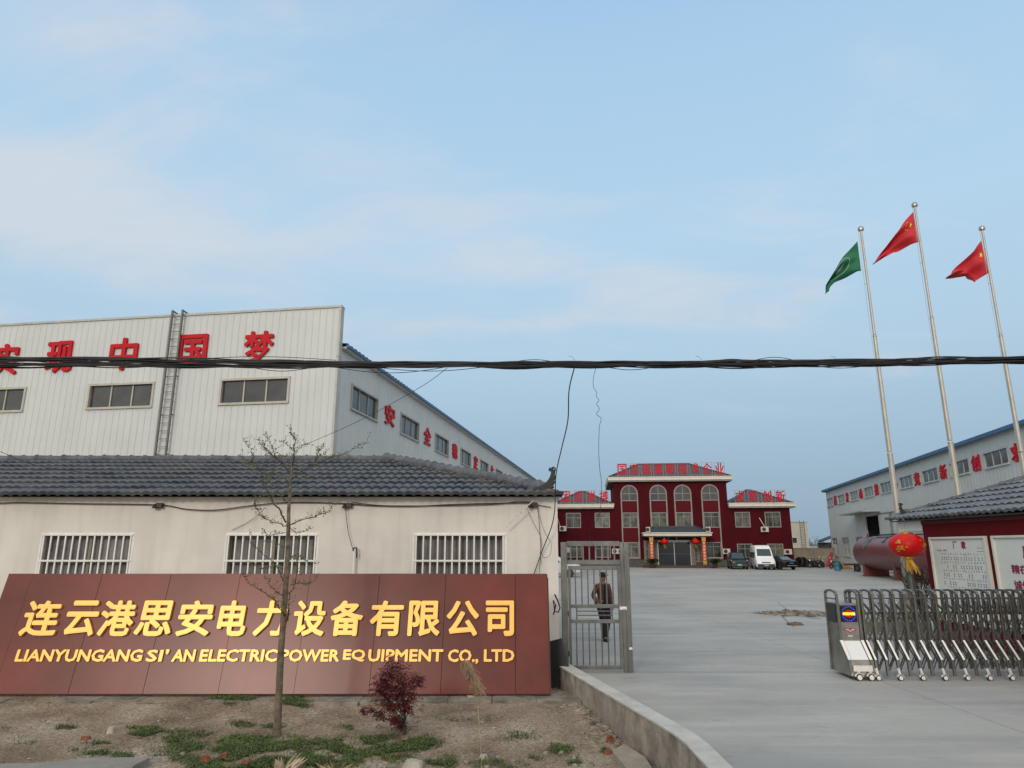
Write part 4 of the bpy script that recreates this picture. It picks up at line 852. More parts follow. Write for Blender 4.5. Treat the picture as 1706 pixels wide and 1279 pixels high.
# ------------------------------------------------------------------ storage tank
tx = Vector((31.05, 61, 0)); ty = Vector((28.25, 45.5, 0)); d = (ty-tx); Ln = d.length; rz_ = math.atan2(d.y, d.x)
q = thing('storage_tank', 'large dull red cylindrical steel tank lying on saddles in front of the right warehouse', 'tank', tx, rz_)
tank_m = M('tank_primer', (.155, .034, .032), .38, var=.15, vs=1, streak=.2, stc=(.09, .02, .02))
g = MB(); Rr = 1.33; g.lathe([(.05, -.62), (Rr*.5, -.53), (Rr*.8, -.33), (Rr*.96, -.12), (Rr, .05), (Rr, Ln-.05), (Rr*.96, Ln+.12), (Rr*.8, Ln+.33), (.1, Ln+.6)], (0, 0, 1.93), 40, 'x'); g.build('shell', tank_m, q, smooth=True)
for x in (1.2, Ln*.55-.2, Ln-1.5):
    g = MB(); g.box(x-.25, x+.25, -.95, .95, -.02, 1.0); g.box(x-.35, x+.35, -1.05, 1.05, -.02, .08); g.build('saddle', tank_m, q)
g = MB()
for x in (.9, Ln-1): 
    g.T = Tr((x, -.25, 1.93+Rr-.05)); g.prism([(-.22, 0), (.22, 0), (.08, .36), (-.08, .36)], -.03, .03)
g.build('lifting_lug', M('lug_red', (.22, .03, .04)), q)
g = MB(); vs = []; n = 14; rr = random.Random(5)
for i in range(n+1):
    x = 2.2+i*.35
    for k in range(9):
        ext = (128, 150, 172, 160, 135)[i] if i < 5 else 112; a = R(70+k*(ext-70)/8+rr.uniform(-3, 3))
        r = Rr+.03+rr.uniform(0, .03); vs.append((x+rr.uniform(-.12, .12), r*math.cos(a), 1.93+r*math.sin(a)))
g.add(vs, [(i*9+k, i*9+k+1, (i+1)*9+k+1, (i+1)*9+k) for i in range(n) for k in range(8)]); g.T = Matrix.Identity(4)
cl = g.build('tarpaulin', M('grey_tarp', (.12, .14, .135), .7, var=.5, vs=3)); cl.matrix_world = Tr(tx) @ Rz(rz_); tag(cl, 'crumpled grey tarpaulin lying over the top of the red tank', 'tarpaulin')
g = MB(); g.tube([(3, 0, 1.93+Rr+.12), (10, .1, 1.93+Rr+.14)], .06, 6); 
for x in (3.2, 6.5, 9.8): g.tube([(x, 0, 1.93+Rr-.05), (x, 0, 1.93+Rr+.12)], .04, 6)
g.build('top_pipe', M('pipe_dark', (.05, .05, .05)), q)
letter('painted_mark', '5', .5, .62, .01, M('mark_black', (.03, .015, .02)), q, Matrix.Translation((7.0, -Rr*math.cos(R(50))-.0, 1.93+Rr*math.sin(R(50)))) @ Matrix.Rotation(-R(50), 4, 'X'), bold=.04)
q2 = thing('cart', 'small cart with a black wheel half hidden behind the left end of the tank', 'cart', pz(1430, 952.5), .2)
wheel(q2, -.0, 0, .36, .2); g = MB(); g.box(-.45, 1.2, .2, 1.5, .62, .78); g.build('cart_bed', M('cart_dark', (.03, .03, .03)), q2); g = MB(); g.box(.3, .4, .9, 1.0, 0, .62); g.build('leg', M('cart_dark', (.03, .03, .03)), q2)
# ------------------------------------------------------------------ right gatehouse
GX = 11.3; t = thing('gatehouse', 'dark red gatehouse with grey tiled hip roof and framed white notice boards', 'building', (GX, 19.16, 0), -R(90)+0)
# local x runs towards the camera (world -y); -y local = west, the visible face
TB = Matrix.Identity(4)
g = MB(); wall_sheet(g, 0, 11.5, -.1, 3.0)
g.T = Tr((0, 5.2, 0)) @ Rz(R(-90)); wall_sheet(g, 0, 5.2, -.1, 3.0); g.T = Tr((11.5, 0, 0)) @ Rz(R(90)); wall_sheet(g, 0, 5.2, -.1, 3.0); g.T = Tr((11.5, 5.2, 0)) @ Rz(R(180)); wall_sheet(g, 0, 11.5, -.1, 3.0)
g.build('wall', redwall, t)
g = MB(); g.box(-1.18, -.004, -.02, 5.2, 2.84, 3.16); g.build('porch_beam', M('beam_white', (.60, .61, .60), .6, var=.05), t)
g = MB(); g.tube([(-1.07, .10, 0), (-1.07, .10, 2.83)], .075, 12); g.build('porch_post', M('galvanised_post', (.13, .14, .132), .5, metal=.4, var=.4, vs=5), t, smooth=True)
g = MB(); g.box(-.0, 11.5, -.03, 5.2, 3.002, 3.10); g.build('eave_band', M('eave_dark_red', (.10, .012, .016), .8), t)
g = MB(); x0, x1, y0, y1, ez, rise, ins = -1.30, 12.4, -.30, 5.6, 3.17, 1.12, 2.9; yr = (y0+y1)/2; hd = yr-y0
sl_ = math.hypot(hd, rise); s2 = math.hypot(ins, rise)
tile_slope(g, (0, y0, ez), (1, 0, 0), (0, hd, rise), lambda v: x0+ins*v/sl_, lambda v: x1-ins*v/sl_, sl_, .24, .46, .03, .04)
tile_slope(g, (0, y1, ez), (-1, 0, 0), (0, -hd, rise), lambda v: -x1+ins*v/sl_, lambda v: -x0-ins*v/sl_, sl_, .48, 1.2, .03, .04)
tile_slope(g, (x0, 0, ez), (0, -1, 0), (ins, 0, rise), lambda v: -y1+hd*v/s2, lambda v: -y0-hd*v/s2, s2, .24, .46, .03, .04)
tile_slope(g, (x1, 0, ez), (0, 1, 0), (-ins, 0, rise), lambda v: y0+hd*v/s2, lambda v: y1-hd*v/s2, s2, .24, .46, .03, .04)
g.build('roof', M('bluegrey_tile', (.12, .135, .145), .5, var=.35, vs=3, vc=(.06, .07, .08), bump=.2, bs=50), t, smooth=True)
g = MB(); ridge_run(g, (x0+.25, y0+.2, ez+.12), (x0+ins, yr, ez+rise+.06), .07, .3); ridge_run(g, (x0+ins, yr, ez+rise+.06), (x1-ins, yr, ez+rise+.06), .08, .33); ridge_run(g, (x1-.25, y0+.2, ez+.12), (x1-ins, yr, ez+rise+.06), .07, .3); g.build('ridge_tiles', ridge_m, t, smooth=True)
finial(t, Tr((x0+.62, y0+.45, ez+.08)) @ Rz(R(180+40)), .62)
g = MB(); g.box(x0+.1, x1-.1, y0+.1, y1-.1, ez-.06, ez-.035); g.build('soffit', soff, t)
bframe = M('board_frame', (.60, .60, .53), .5, var=.06); bface = M('board_face', (.60, .63, .61), .35, var=.04, vs=.8); bred = M('board_red', (.22, .015, .05)); bgrey = M('board_grey', (.16, .17, .18), .6)
for k, u in enumerate((.31, 2.76)):
    W_ = 2.24; g = MB(); z0, z1 = .55, 2.66
    g.box(u, u+W_, -.07, .002, z1-.05, z1); g.box(u, u+W_, -.07, .002, z0, z0+.05); g.box(u, u+.06, -.07, .002, z0+.05, z1-.05); g.box(u+W_-.05, u+W_, -.07, .002, z0+.05, z1-.05)
    b = g.build('notice_board', bframe, t)
    g = MB(); g.box(u+.06, u+W_-.05, -.02, .001, z0+.05, z1-.05); f = g.build('board_face', bface, b)
    T_ = lambda a, z: Tr((u+a, -.0205, z))
    if k == 0:
        for ch, a in (('厂', 1.02), ('歌', 1.36)): letter('title_character', ch, .17, .19, .006, bgrey if ch == '厂' else bred, f, T_(a, 2.45), bold=.006)
        letter('small_lettering', '1=C  4/4', .38, .05, .004, bgrey, f, T_(.45, 2.32), bold=.002)
        for z in (2.38, 2.30): letter('small_lettering', '— — —', .22, .012, .004, bgrey, f, T_(1.95, z), bold=.0)
        rr = random.Random(3); z = 2.21
        for row in range(7):
            g = MB(); x = .36+rr.uniform(0, .2)
            num = MB(); lyr = MB()
            while x < 2.0:
                gap = rr.uniform(.075, .13)
                num.box(u+x, u+x+.022, -.024, -.0195, z, z+.045)
                if rr.random() < .6: num.box(u+x+.03, u+x+.05, -.024, -.0195, z+.01, z+.035)
                if rr.random() < .4: num.box(u+x-.01, u+x+gap*.8, -.0235, -.0195, z-.018, z-.012)
                if rr.random() < .75 and row:
                    for q_ in (0, .05): lyr.box(u+x, u+x+.038, -.024, -.0195, z-.085-q_, z-.052-q_)
                elif row == 0: 
                    for q_ in (0, .05): lyr.box(u+x, u+x+.03, -.024, -.0195, z-.085-q_, z-.052-q_)
                x += gap
            num.build('score_row', M('score_grey', (.30, .32, .33)), f); lyr.build('lyric_row', bgrey, f)
            z -= .205
    elif k == 1:
        letter('title_character', '厂训', .62, .28, .006, bred, f, T_(1.20, 2.30), bold=.009)
        for z, tx_ in ((1.92, '精在细节'), (1.58, '诚信为本'), (1.24, '质量第一')): letter('slogan', tx_, 1.02, .20, .006, bred, f, T_(.98, z), bold=.007)
# big lantern
lantern(px(1511, 908, 18.6), .44, 'large red silk lantern with gilt blossoms and yellow tassels under the right gatehouse eave', 'lanterns', 0)
bpy.data.objects[-1] if 0 else None
# planter and shrub below it
q = thing('planter', 'low brick planter edge beside the right gatehouse', 'planter', (10.9, 20.9, 0))
g = MB(); g.box(-.9, 1.3, -.0, .12, 0, .28); g.box(-.9, -.78, .12, 1.4, 0, .28); g.build('planter_wall', M('planter_grey', (.16, .15, .13), .9, var=.3), q)
g = MB(); g.box(-.78, 1.3, .12, 1.4, 0, .22); g.build('planter_soil', EM, q)
def shrub(name, label, base, H_, W_, stems, leaves, leafsz, ms, ml, seed, loc_stems=None, cone=1.0, asym=0):
    rr = random.Random(seed); q = thing(name, label, 'shrub', base); g = MB(); tips = []
    for k in range(stems):
        a = 2*math.pi*k/stems+rr.uniform(-.3, .3); r = W_*rr.uniform(.25, 1)*.5; h = H_*rr.uniform(.65, 1)
        p0 = Vector((rr.uniform(-.03, .03), rr.uniform(-.03, .03), 0)); p3 = Vector((r*math.cos(a)+asym, r*math.sin(a), h)); pts = []
        for i in range(7):
            u = i/6; pts.append(p0.lerp(p3, u)+Vector((math.cos(a), math.sin(a), 0))*(-.25*r*math.sin(u*math.pi)*cone)+Vector((rr.uniform(-.012, .012),)*3)*(i > 0)*W_)
        g.tube(pts, [.012*H_*(1-.8*i/6)+.002 for i in range(7)], 5)
        for i in range(2, 7):
            for m_ in range(2):
                e = pts[i]+Vector((rr.uniform(-1, 1), rr.uniform(-1, 1), rr.uniform(-.2, .9)))*W_*.16; g.tube([pts[i], e], [.003, .0015], 4); tips += [e, pts[i].lerp(e, .5)]
    g.build('stem', ms, q); g = MB()
    for k in range(leaves):
        c = tips[k % len(tips)]+Vector((rr.gauss(0, .03), rr.gauss(0, .03), rr.gauss(0, .03)))*W_
        d = Vector((rr.uniform(-1, 1), rr.uniform(-1, 1), rr.uniform(-.5, .9))).normalized(); s_ = d.cross(Vector((rr.uniform(-1, 1), rr.uniform(-1, 1), rr.uniform(-1, 1)))).normalized()
        l_ = leafsz*rr.uniform(.6, 1.2); g.add([c, c+d*l_*.5+s_*l_*.16, c+d*l_-Vector((0, 0, l_*.15)), c+d*l_*.5-s_*l_*.16], [(0, 1, 2, 3)])
    g.build('foliage', ml, q); return q
shrub('thorny_shrub', 'sparse olive brown shrub growing beneath the big lantern', (12.25, 21.4, .2), 1.75, 1.5, 22, 2600, .06, bark_d, M('olive_leaf', (.085, .07, .022), .7, var=.5, vs=8), 12)
shrub('bare_shrub', 'bare spreading shrub left of the porch post behind the folding gate', (11.0, 21.0, .0), 1.15, 1.9, 14, 60, .03, bark_d, M('olive_leaf', (.085, .07, .022)), 13)

# ------------------------------------------------------------------ folding gate
q = thing('folding_gate', 'stainless steel electric folding gate with a display on its head, right of the driveway', 'gate', (6.29, 13.85, 0))
def fleg(mb, x, s, y0=0.02):        # one leg, s=-1 front, +1 back
    yt = -.0 if s < 0 else .48
    pts = [(x, yt, 1.50), (x, yt, .66), (x, yt+s*.26, .36), (x, yt+s*.28, .07)] if s < 0 else [(x, yt, 1.50), (x, yt, .6), (x, yt+.03, .07)]
    for i, (a, b) in enumerate(zip(pts, pts[1:])): mb.bar(a, b, .045, .05)
def arch_top(mb, x):
    pts = [(x, 0, 1.50)]+[(x, .24-.24*math.cos(math.pi*k/8), 1.50+.075*math.sin(math.pi*k/8)) for k in range(1, 8)]+[(x, .48, 1.5)]
    for a, b in zip(pts, pts[1:]): mb.bar(a, b, .05, .04)
    mb.box(x-.022, x+.022, .02, .46, 1.405, 1.43)
def caster(q_, x, y, r=.05):
    g = MB(); g.lathe([(r*.4, -.022), (r, -.026), (r, .026), (r*.4, .022)], (x, y, r), 14, 'y'); w_ = g.build('caster_wheel', M('caster_rubber', (.05, .05, .05)), q_, smooth=True)
    g = MB(); g.lathe([(r*.72, -.032), (r*.5, -.036), (.005, -.034), (.005, .03)], (x, y, r), 12, 'y'); g.build('caster_rim', steel_w, w_)
    g = MB()
    for k in range(6): a = R(15+k*25); b = R(15+(k+1)*25); g.bar((x+math.cos(a)*r*1.18, y, r+math.sin(a)*r*1.18), (x+math.cos(b)*r*1.18, y, r+math.sin(b)*r*1.18), .05, .008, (math.cos(a), 0, math.sin(a)))
    g.bar((x-.005, y+.0, r*2.3), (x-.01, y+.03, r*4.2), .04, .03); g.build('caster_fender', steel_w, w_)
XS = [.50+.206*k for k in range(20)]
for k, x in enumerate(XS):
    g = MB(); fleg(g, x, -1); fleg(g, x, 1); arch_top(g, x); fr = g.build('gate_frame', steel, q, bevel=.004)
    g = MB(); g.bar((x-.001, -.03, .665), (x-.001, -.292, .355), .036, .012); g.build('polished_plate', steel_w, fr)
    if k % 2 == 0: caster(fr, x-.02, -.34)
for k in range(-1, 19):
    xa = XS[k] if k >= 0 else .30; xb = XS[k+1]
    for y, s_ in ((.03, 1), (.45, -1)):
        g = MB()
        for z0 in (.12, .50, .88): 
            g.bar((xa, y+.012*s_, z0), (xb, y+.012*s_, z0+.40), .022, .012, (0, 1, 0)); g.bar((xa, y-.012*s_, z0+.40), (xb, y-.012*s_, z0), .022, .012, (0, 1, 0))
        g.build('scissor_link', steel_d, q)
    if k >= 0:
        g = MB(); g.box(xa+.06, xb-.06, .12, .36, 1.12, 1.16); g.bar((xa, .1, 1.16), (xa+.11, .24, 1.36), .04); g.bar((xb, .1, 1.16), (xb-.09, .24, 1.36), .03); g.build('cross_tie', steel_d, q)
# motor head
hd_ = MB(); prof = [(0, .0), (.02, 1.34), (.40, 1.34), (.62, .9), (.66, .66), (.95, .36), (.97, .06)]
# side profile in (y from back to front): build as prism along x
bk = [( .52, .06), (.52, 1.34), (.0, 1.34), (.0, .66), (-.26, .36), (-.30, .10), (-.30, .05)]
vs = [(.0+.03, y, z) for y, z in bk]+[(.40, y, z) for y, z in bk]; n = len(bk)
hd_.add(vs, [tuple(reversed(range(n))), tuple(range(n, 2*n))]+[(i, (i+1) % n, n+(i+1) % n, n+i) for i in range(n)])
head = hd_.build('motor_head', M('head_steel', (.30, .29, .265), .32, metal=.7, var=.25, vs=3), q, bevel=.012)
g = MB(); n = 1
for x in (.02, .42): fleg(g, x, -1); fleg(g, x, 1); arch_top(g, x)
g.build('head_frame', steel, q, bevel=.004)
g = MB(); g.add([(.055, -.012, .655), (.375, -.012, .655), (.375, -.272, .355), (.055, -.272, .355), (.055, .0, .645), (.375, .0, .645), (.375, -.26, .345), (.055, -.26, .345)], [(0, 3, 2, 1), (4, 5, 6, 7), (0, 1, 5, 4), (2, 3, 7, 6), (1, 2, 6, 5), (3, 0, 4, 7)]) 
g.T = Matrix.Identity(4); g.build('head_sloping_plate', M('plate_white', (.66, .68, .70), .3, metal=.1, var=.05), q)
g = MB()
for x in (.0, .40): g.bar((x+.01, -.03, .665), (x+.01, -.292, .355), .05, .02)
g.box(.05, .40, -.335, -.30, .16, .26); g.build('polished_trim', steel_w, q)
g = MB(); g.box(.005, .028, .08, .46, .98, 1.32); g.build('side_panel', M('side_panel_black', (.02, .025, .022), .25), q)
g = MB(); g.box(.06, .37, -.018, -.002, 1.0, 1.30); scn = g.build('display', M('display_black', (.008, .006, .015), .2), q)
g = MB()
for k in range(20):
    a = 2*math.pi*k/20; g.sphere((.215+.128*math.cos(a), -.021, 1.15+.128*math.sin(a)), .0085, 6, 4)
g.build('blue_led', M('led_blue', (.03, .06, 1.0), .4, var=0, emit=2.5), scn)
g = MB(); pts = [(.215+.10*math.cos(2*math.pi*k/24), 1.15+.07*math.sin(2*math.pi*k/24)) for k in range(24)]; g.prism(pts, -.0205, -.018); g.build('red_led', M('led_red', (.30, .0, .01), .4, var=0, emit=.5), scn)
letter('led_lettering', '欢迎光临', .235, .056, .003, M('led_yellow', (1.0, .55, .03), .4, var=0, emit=1.3), scn, Tr((.215, -.0215, 1.15)), bold=.0035)
em = MB(); em.prism([(.09, .88), (.34, .88), (.33, .845), (.25, .825), (.215, .79), (.18, .825), (.10, .845)], -.008, -.001); emo = em.build('emblem', M('emblem_red', (.30, .02, .02), .4), q)
em = MB(); em.prism([(.115, .872), (.315, .872), (.305, .852), (.245, .836), (.215, .81), (.185, .836), (.125, .852)], -.0095, -.0075); em.build('emblem_face', M('emblem_face', (.45, .36, .34), .4), emo)
em = MB(); em.lathe([(.022, -.0115), (.022, -.009)], (.215, 0, .868), 12, 'y'); em.build('emblem_disc', M('emblem_red', (.30, .02, .02)), emo)
g = MB(); g.box(.16, .25, -.006, -.001, .735, .75); g.build('sticker', white_bar, q)
for x in (.12, .34): caster(q, x, -.36, .062)

# ------------------------------------------------------------------ pedestrian gate by the white gatehouse
q = thing('pedestrian_gate', 'tall stainless steel pedestrian gate beside the cream gatehouse', 'gate', (1.04, 14.38, 0))
Wg = 1.32
g = MB(); g.box(-.04, .085, -.03, .06, 0, 2.5); g.box(Wg-.15, Wg-.085, -.035, .035, 0, 2.5); g.box(Wg-.07, Wg+.03, -.04, .05, 0, 2.5); g.box(.087, Wg-.152, -.03, .03, 2.42, 2.52); g.build('outer_frame', steel, q, bevel=.006)
g = MB(); g.box(.087, Wg-.152, -.03, .03, 2.06, 2.14)
for k in range(8): x = .16+k*.128; g.box(x-.014, x+.014, -.012, .012, 2.142, 2.418)
g.build('transom_grille', steel, q)
lf_ = MB(); x0, x1 = .10, Wg-.16
lf_.box(x0, x0+.05, -.024, .024, .06, 2.03); lf_.box(x1-.06, x1, -.024, .024, .06, 2.03)
for z0, z1 in ((1.95, 2.03), (1.21, 1.28), (.92, .99), (.06, .13)): lf_.box(x0+.052, x1-.062, -.022, .022, z0, z1)
leaf = lf_.build('gate_leaf', steel, q, bevel=.005)
g = MB()
for k in range(7):
    x = x0+.052+(x1-.062-x0-.052)*(k+.75)/7.5
    for z0, z1 in ((1.282, 1.948), (.132, .918)): g.box(x-.0125, x+.0125, -.0125, .0125, z0, z1)
for x in (x0+.16, x1-.19): g.box(x-.0125, x+.0125, -.0125, .0125, .992, 1.208)
for z in (1.07, 1.15): g.box(x0+.176, x1-.206, -.01, .01, z-.011, z+.011)
g.build('gate_bar', M('bar_steel', (.14, .14, .13), .32, metal=.6, var=.2), leaf)
g = MB(); g.box(x1-.04, x1+.10, -.055, -.03, 1.18, 1.24); g.sphere((x1+.05, -.06, 1.21), .028, 8, 6); g.build('lock', steel_w, leaf)
for z in (.35, 1.1, 1.9): g = MB(); g.tube([(.09, -.04, z-.05), (.09, -.04, z+.05)], .014, 8); g.build('hinge', steel_d, q)
g = MB(); g.box(Wg-.04, Wg+.02, -.06, -.041, .43, .47); g.build('latch_plate', steel_w, q)

# ------------------------------------------------------------------ flagpoles and flags
cloths = {0: ('green', M('green_cloth', (.004, .13, .055), .7, var=.12, vs=3)), 1: ('red', M('red_cloth', (.50, .012, .022), .7, var=.10, vs=3)), 2: ('red', M('red_cloth', (.50, .012, .022)))}
FP = [((1432, 378), (1481, 730), 'left silvery flagpole flying the green flag'), ((1524, 338), (1577, 700), 'tallest silvery flagpole in the middle flying a red flag'), ((1637, 377), (1683, 660), 'right silvery flagpole flying the folded red flag')]
FD = 22.0
poleX = []
for k, (tp, bt, lab) in enumerate(FP):
    P = px(tp[0], tp[1], FD); B = px(bt[0], bt[1], FD); X = (P.x+B.x)/2; H_ = P.z; poleX.append((X, H_))
    q = thing('flagpole', lab, 'flagpole', (X, FD, 0), 0, 'flagpoles behind the red gatehouse')
    hs = (0, H_*.40, H_*.405, H_*.70, H_*.703, H_-.15); rs = (.092, .080, .070, .058, .046, .038)
    for i in range(0, 6, 2):
        g = MB(); g.tube([(0, 0, hs[i]), (0, 0, hs[i+1])], [rs[i], rs[i+1]], 16); g.lathe([(rs[i+1]*1.12, hs[i+1]-.03), (rs[i+1]*1.12, hs[i+1]+.02)], n=16); g.build('pole_section', pole_m, q, smooth=True)
    g = MB(); g.lathe([(.05, H_-.14), (.095, H_-.13), (.10, H_-.08), (.095, H_-.03), (.06, H_+.01), (.01, H_+.02)], n=14); g.build('finial_cap', M('cap_steel', (.35, .34, .32), .3, metal=.8), q, smooth=True)
    g = MB(); g.tube([(-.10, -.02, H_-.15), (-.13, -.02, H_*.78), (-.10, -.02, H_*.5), (-.11, -.02, 1.2)], .006, 4); g.tube([(-.13, 0, H_*.84), (-.02, 0, H_*.84)], .01, 4); g.build('halyard', M('rope', (.4, .4, .38)), q)
Z = 3.552
def zp(a): return (1360+a[0]/Z, 320+a[1]/Z)
FL = [([(243, 290), (215, 325), (180, 362), (150, 400), (120, 462), (100, 510), (95, 565)], [(265, 465), (240, 470), (205, 484), (160, 498), (128, 515), (108, 535), (95, 567)], 0, 'green flag with a pale round emblem hanging from the left pole'),
      ([(575, 115), (545, 150), (510, 190), (475, 245), (445, 300), (415, 345), (385, 383)], [(605, 295), (570, 300), (530, 318), (490, 335), (455, 352), (420, 370), (387, 387)], 1, 'red flag with yellow stars hanging from the tallest pole'),
      ([(978, 285), (950, 320), (925, 355), (900, 388), (872, 420), (850, 445), (832, 465)], [(1018, 478), (990, 494), (962, 512), (942, 530), (935, 478), (890, 468), (834, 468)], 2, 'red flag with one visible star, folded over at its lower edge, on the right pole')]
def cr(P, u):
    n = len(P)-1; i = min(int(u*n), n-1); f_ = u*n-i; return P[i].lerp(P[i+1], f_)
for tops, bots, k, lab in FL:
    A = [px(*zp(a), FD) for a in tops]; B = [px(*zp(a), FD) for a in bots]
    q = thing('flag', lab, 'flag', (poleX[k][0], FD, 0), 0, 'flags on the three poles'); o3 = Vector((poleX[k][0], FD, 0))
    nu, nv = 40, 16; g = MB(); vs = []
    def fp(u, v):
        p = cr(A, u).lerp(cr(B, u), v)-o3
        p.y += math.sin(u*9+v*4+k)*.16*min(1, u*3)+math.sin(v*11+u*5+k*2)*.07*min(1, u*5)+.5*u
        return p
    for i in range(nu+1):
        for j in range(nv+1): vs.append(fp(i/nu, j/nv))
    g.add(vs, [(i*(nv+1)+j, (i+1)*(nv+1)+j, (i+1)*(nv+1)+j+1, i*(nv+1)+j+1) for i in range(nu) for j in range(nv)])
    c_ = g.build('cloth', cloths[k][1], q, smooth=True); sd = c_.modifiers.new('thick', 'SOLIDIFY'); sd.thickness = .012
    def patch(poly, name, mat, off=-.022):
        g = MB(); g.add([fp(u, v)+Vector((0, off, 0)) for u, v in poly]+[fp(sum(u for u, v in poly)/len(poly), sum(v for u, v in poly)/len(poly))+Vector((0, off-.004, 0))], [(i, (i+1) % len(poly), len(poly)) for i in range(len(poly))]); g.build(name, mat, c_)
    def star(u, v, ru, rv, rot=0): return [(u+ru*(1 if i % 2 == 0 else .42)*math.cos(rot+math.pi*i/5), v+rv*(1 if i % 2 == 0 else .42)*math.sin(rot+math.pi*i/5)) for i in range(10)]
    if k == 1:
        patch(star(.13, .32, .05, .10, .3), 'flag_star', M('star_yellow', (.80, .55, .01), .6, var=0))
        for u, v in ((.22, .13), (.27, .2), (.27, .33), (.22, .42)): patch(star(u, v, .016, .035), 'flag_star', M('star_yellow', (.8, .55, .01)))
    elif k == 2: patch(star(.10, .36, .055, .10, .2), 'flag_star', M('star_yellow', (.8, .55, .01)))
    else:
        for i in range(22):
            a, b = 2*math.pi*i/22, 2*math.pi*(i+1)/22; f_ = lambda a_, r: (.50+r*.20*math.cos(a_), .42+r*.36*math.sin(a_))
            patch([f_(a, 1), f_(b, 1), f_(b, .92), f_(a, .92)], 'emblem_ring', M('emblem_white', (.33, .45, .38), var=0))
        patch([(.44, .30), (.56, .34), (.55, .42), (.47, .40), (.56, .52), (.45, .50)], 'emblem_mark', M('emblem_white', (.33, .45, .38)))

# ------------------------------------------------------------------ overhead cables
q = thing('cable_bundle', 'thick twisted bundle of black cables strung across the whole view above the gate', 'cables', (0, 11.2, 0))
rr = random.Random(11)
def bund_z(x): # photo height of the bundle centre along the way
    pts = [(-400, 598), (0, 602), (200, 603), (400, 606), (640, 607), (850, 607), (1000, 606), (1250, 606), (1450, 604), (1600, 600), (1706, 599), (2100, 592)]
    for (a, b), (c, d) in zip(pts, pts[1:]):
        if x <= c: return b+(d-b)*(x-a)/(c-a)
    return 592
def spread(x):
    return 9.5 if x < 250 else (9.5-5.2*(x-250)/350 if x < 600 else 4.3)
for s_ in range(24):
    ph = rr.uniform(0, 6.28); fr = rr.uniform(.006, .015); lane = rr.uniform(-1, 1); lane = math.copysign(abs(lane)**.5, lane); r = rr.uniform(.007, .013); f2 = rr.uniform(.02, .04)
    pts = []
    for i in range(-1500, 3400, 18):
        sp = spread(i); y = bund_z(i)+sp*(lane*.72+.42*math.sin(i*fr+ph)*(1-.4*(i < 400)))+1.5*math.sin(i*f2+ph*2)
        p = px(i, y, 11.2); p = Vector((p.x, .055*math.cos(i*fr*1.3+ph), p.z)); pts.append(p)
    g = MB(); g.tube(pts, r, 6); g.build('cable', cable_m, q, smooth=True)
for (a, b, ya, mid) in ((540, 760, 608, 621), (600, 830, 608, 618), (990, 1110, 606, 616), (1020, 1180, 608, 613), (30, 190, 596, 606), (300, 560, 600, 594), (1250, 1330, 602, 595), (1340, 1460, 606, 613), (1480, 1600, 604, 598), (850, 930, 604, 599), (1180, 1260, 603, 598), (420, 520, 612, 618)):
    g = MB(); g.tube([px(a+(b-a)*k/16, ya+(mid-ya)*math.sin(math.pi*k/16), 11.2)-Vector((0, 11.2, 0)) for k in range(17)], .006, 5); g.build('loose_strand', cable_m, q, smooth=True)
for x in (958, 570, 1170, 1395): 
    g = MB(); p = px(x, 600, 11.15); g.tube([p-Vector((0, 11.2, 0)), p-Vector((.05, 11.2, -.06)), p-Vector((.11, 11.2, -.075))], .003, 4); g.build('tie_end', cable_m, q)
wire('stay_wire', 'thin wire running from the cable bundle down left behind the young tree', [px(745, 613, 11.2), px(700, 645, 12), px(600, 700, 13.2), px(510, 740, 14.5)], .005, cable_m)
wire('stay_wire', 'thin wire slanting across the tiled roof at the far left', [px(-40, 738, 11.6), px(0, 752, 12.2), px(60, 775, 13.2), px(150, 788, 13.4), px(190, 791, 13.6)], .005, cable_m)
wire('kinked_wire', 'thin kinked wire dangling from the cable bundle in front of the red office', [px(a, b, d) for a, b, d in ((993, 612, 11.2), (988.5, 630, 11.2), (989, 645, 11.2), (994.5, 654, 11.2), (993.5, 660, 11.2), (998, 666.5, 11.2), (994, 673, 11.2), (998.5, 681, 11.2), (994, 690, 11.2), (1001.5, 697, 11.2), (998.5, 712, 11.2), (997.5, 750, 11.3), (999, 780, 11.5), (1002, 805, 11.7), (1001, 840, 12.2), (996, 865, 12.9), (981, 888, 13.8), (992, 915, 14.3))], .0042, cable_m)

# ------------------------------------------------------------------ person
P = pz(1007, 1066); q = thing('person', 'man in brown jacket, black trousers and cap walking behind the steel gate', 'person', P, R(22))
def skin(name, verts, edges, radii, mat, parent, sub=2, root=0):
    me = bpy.data.meshes.new('tmp'); me.from_pydata(verts, edges, []); o = bpy.data.objects.new('tmp', me); COL.objects.link(o)
    m_ = o.modifiers.new('s', 'SKIN'); m_.use_smooth_shade = True
    for v, r in zip(me.skin_vertices[0].data, radii): v.radius = r if isinstance(r, tuple) else (r, r)
    me.skin_vertices[0].data[root].use_root = True
    s_ = o.modifiers.new('u', 'SUBSURF'); s_.levels = sub
    m2 = bpy.data.meshes.new_from_object(o.evaluated_get(bpy.context.evaluated_depsgraph_get())); bpy.data.objects.remove(o)
    m2.name = name; m2.materials.clear(); m2.materials.append(mat); o = bpy.data.objects.new(name, m2); COL.objects.link(o); o.parent = parent; return o
skin_c = M('skin_tone', (.28, .15, .095), .6, var=.12, vs=14)
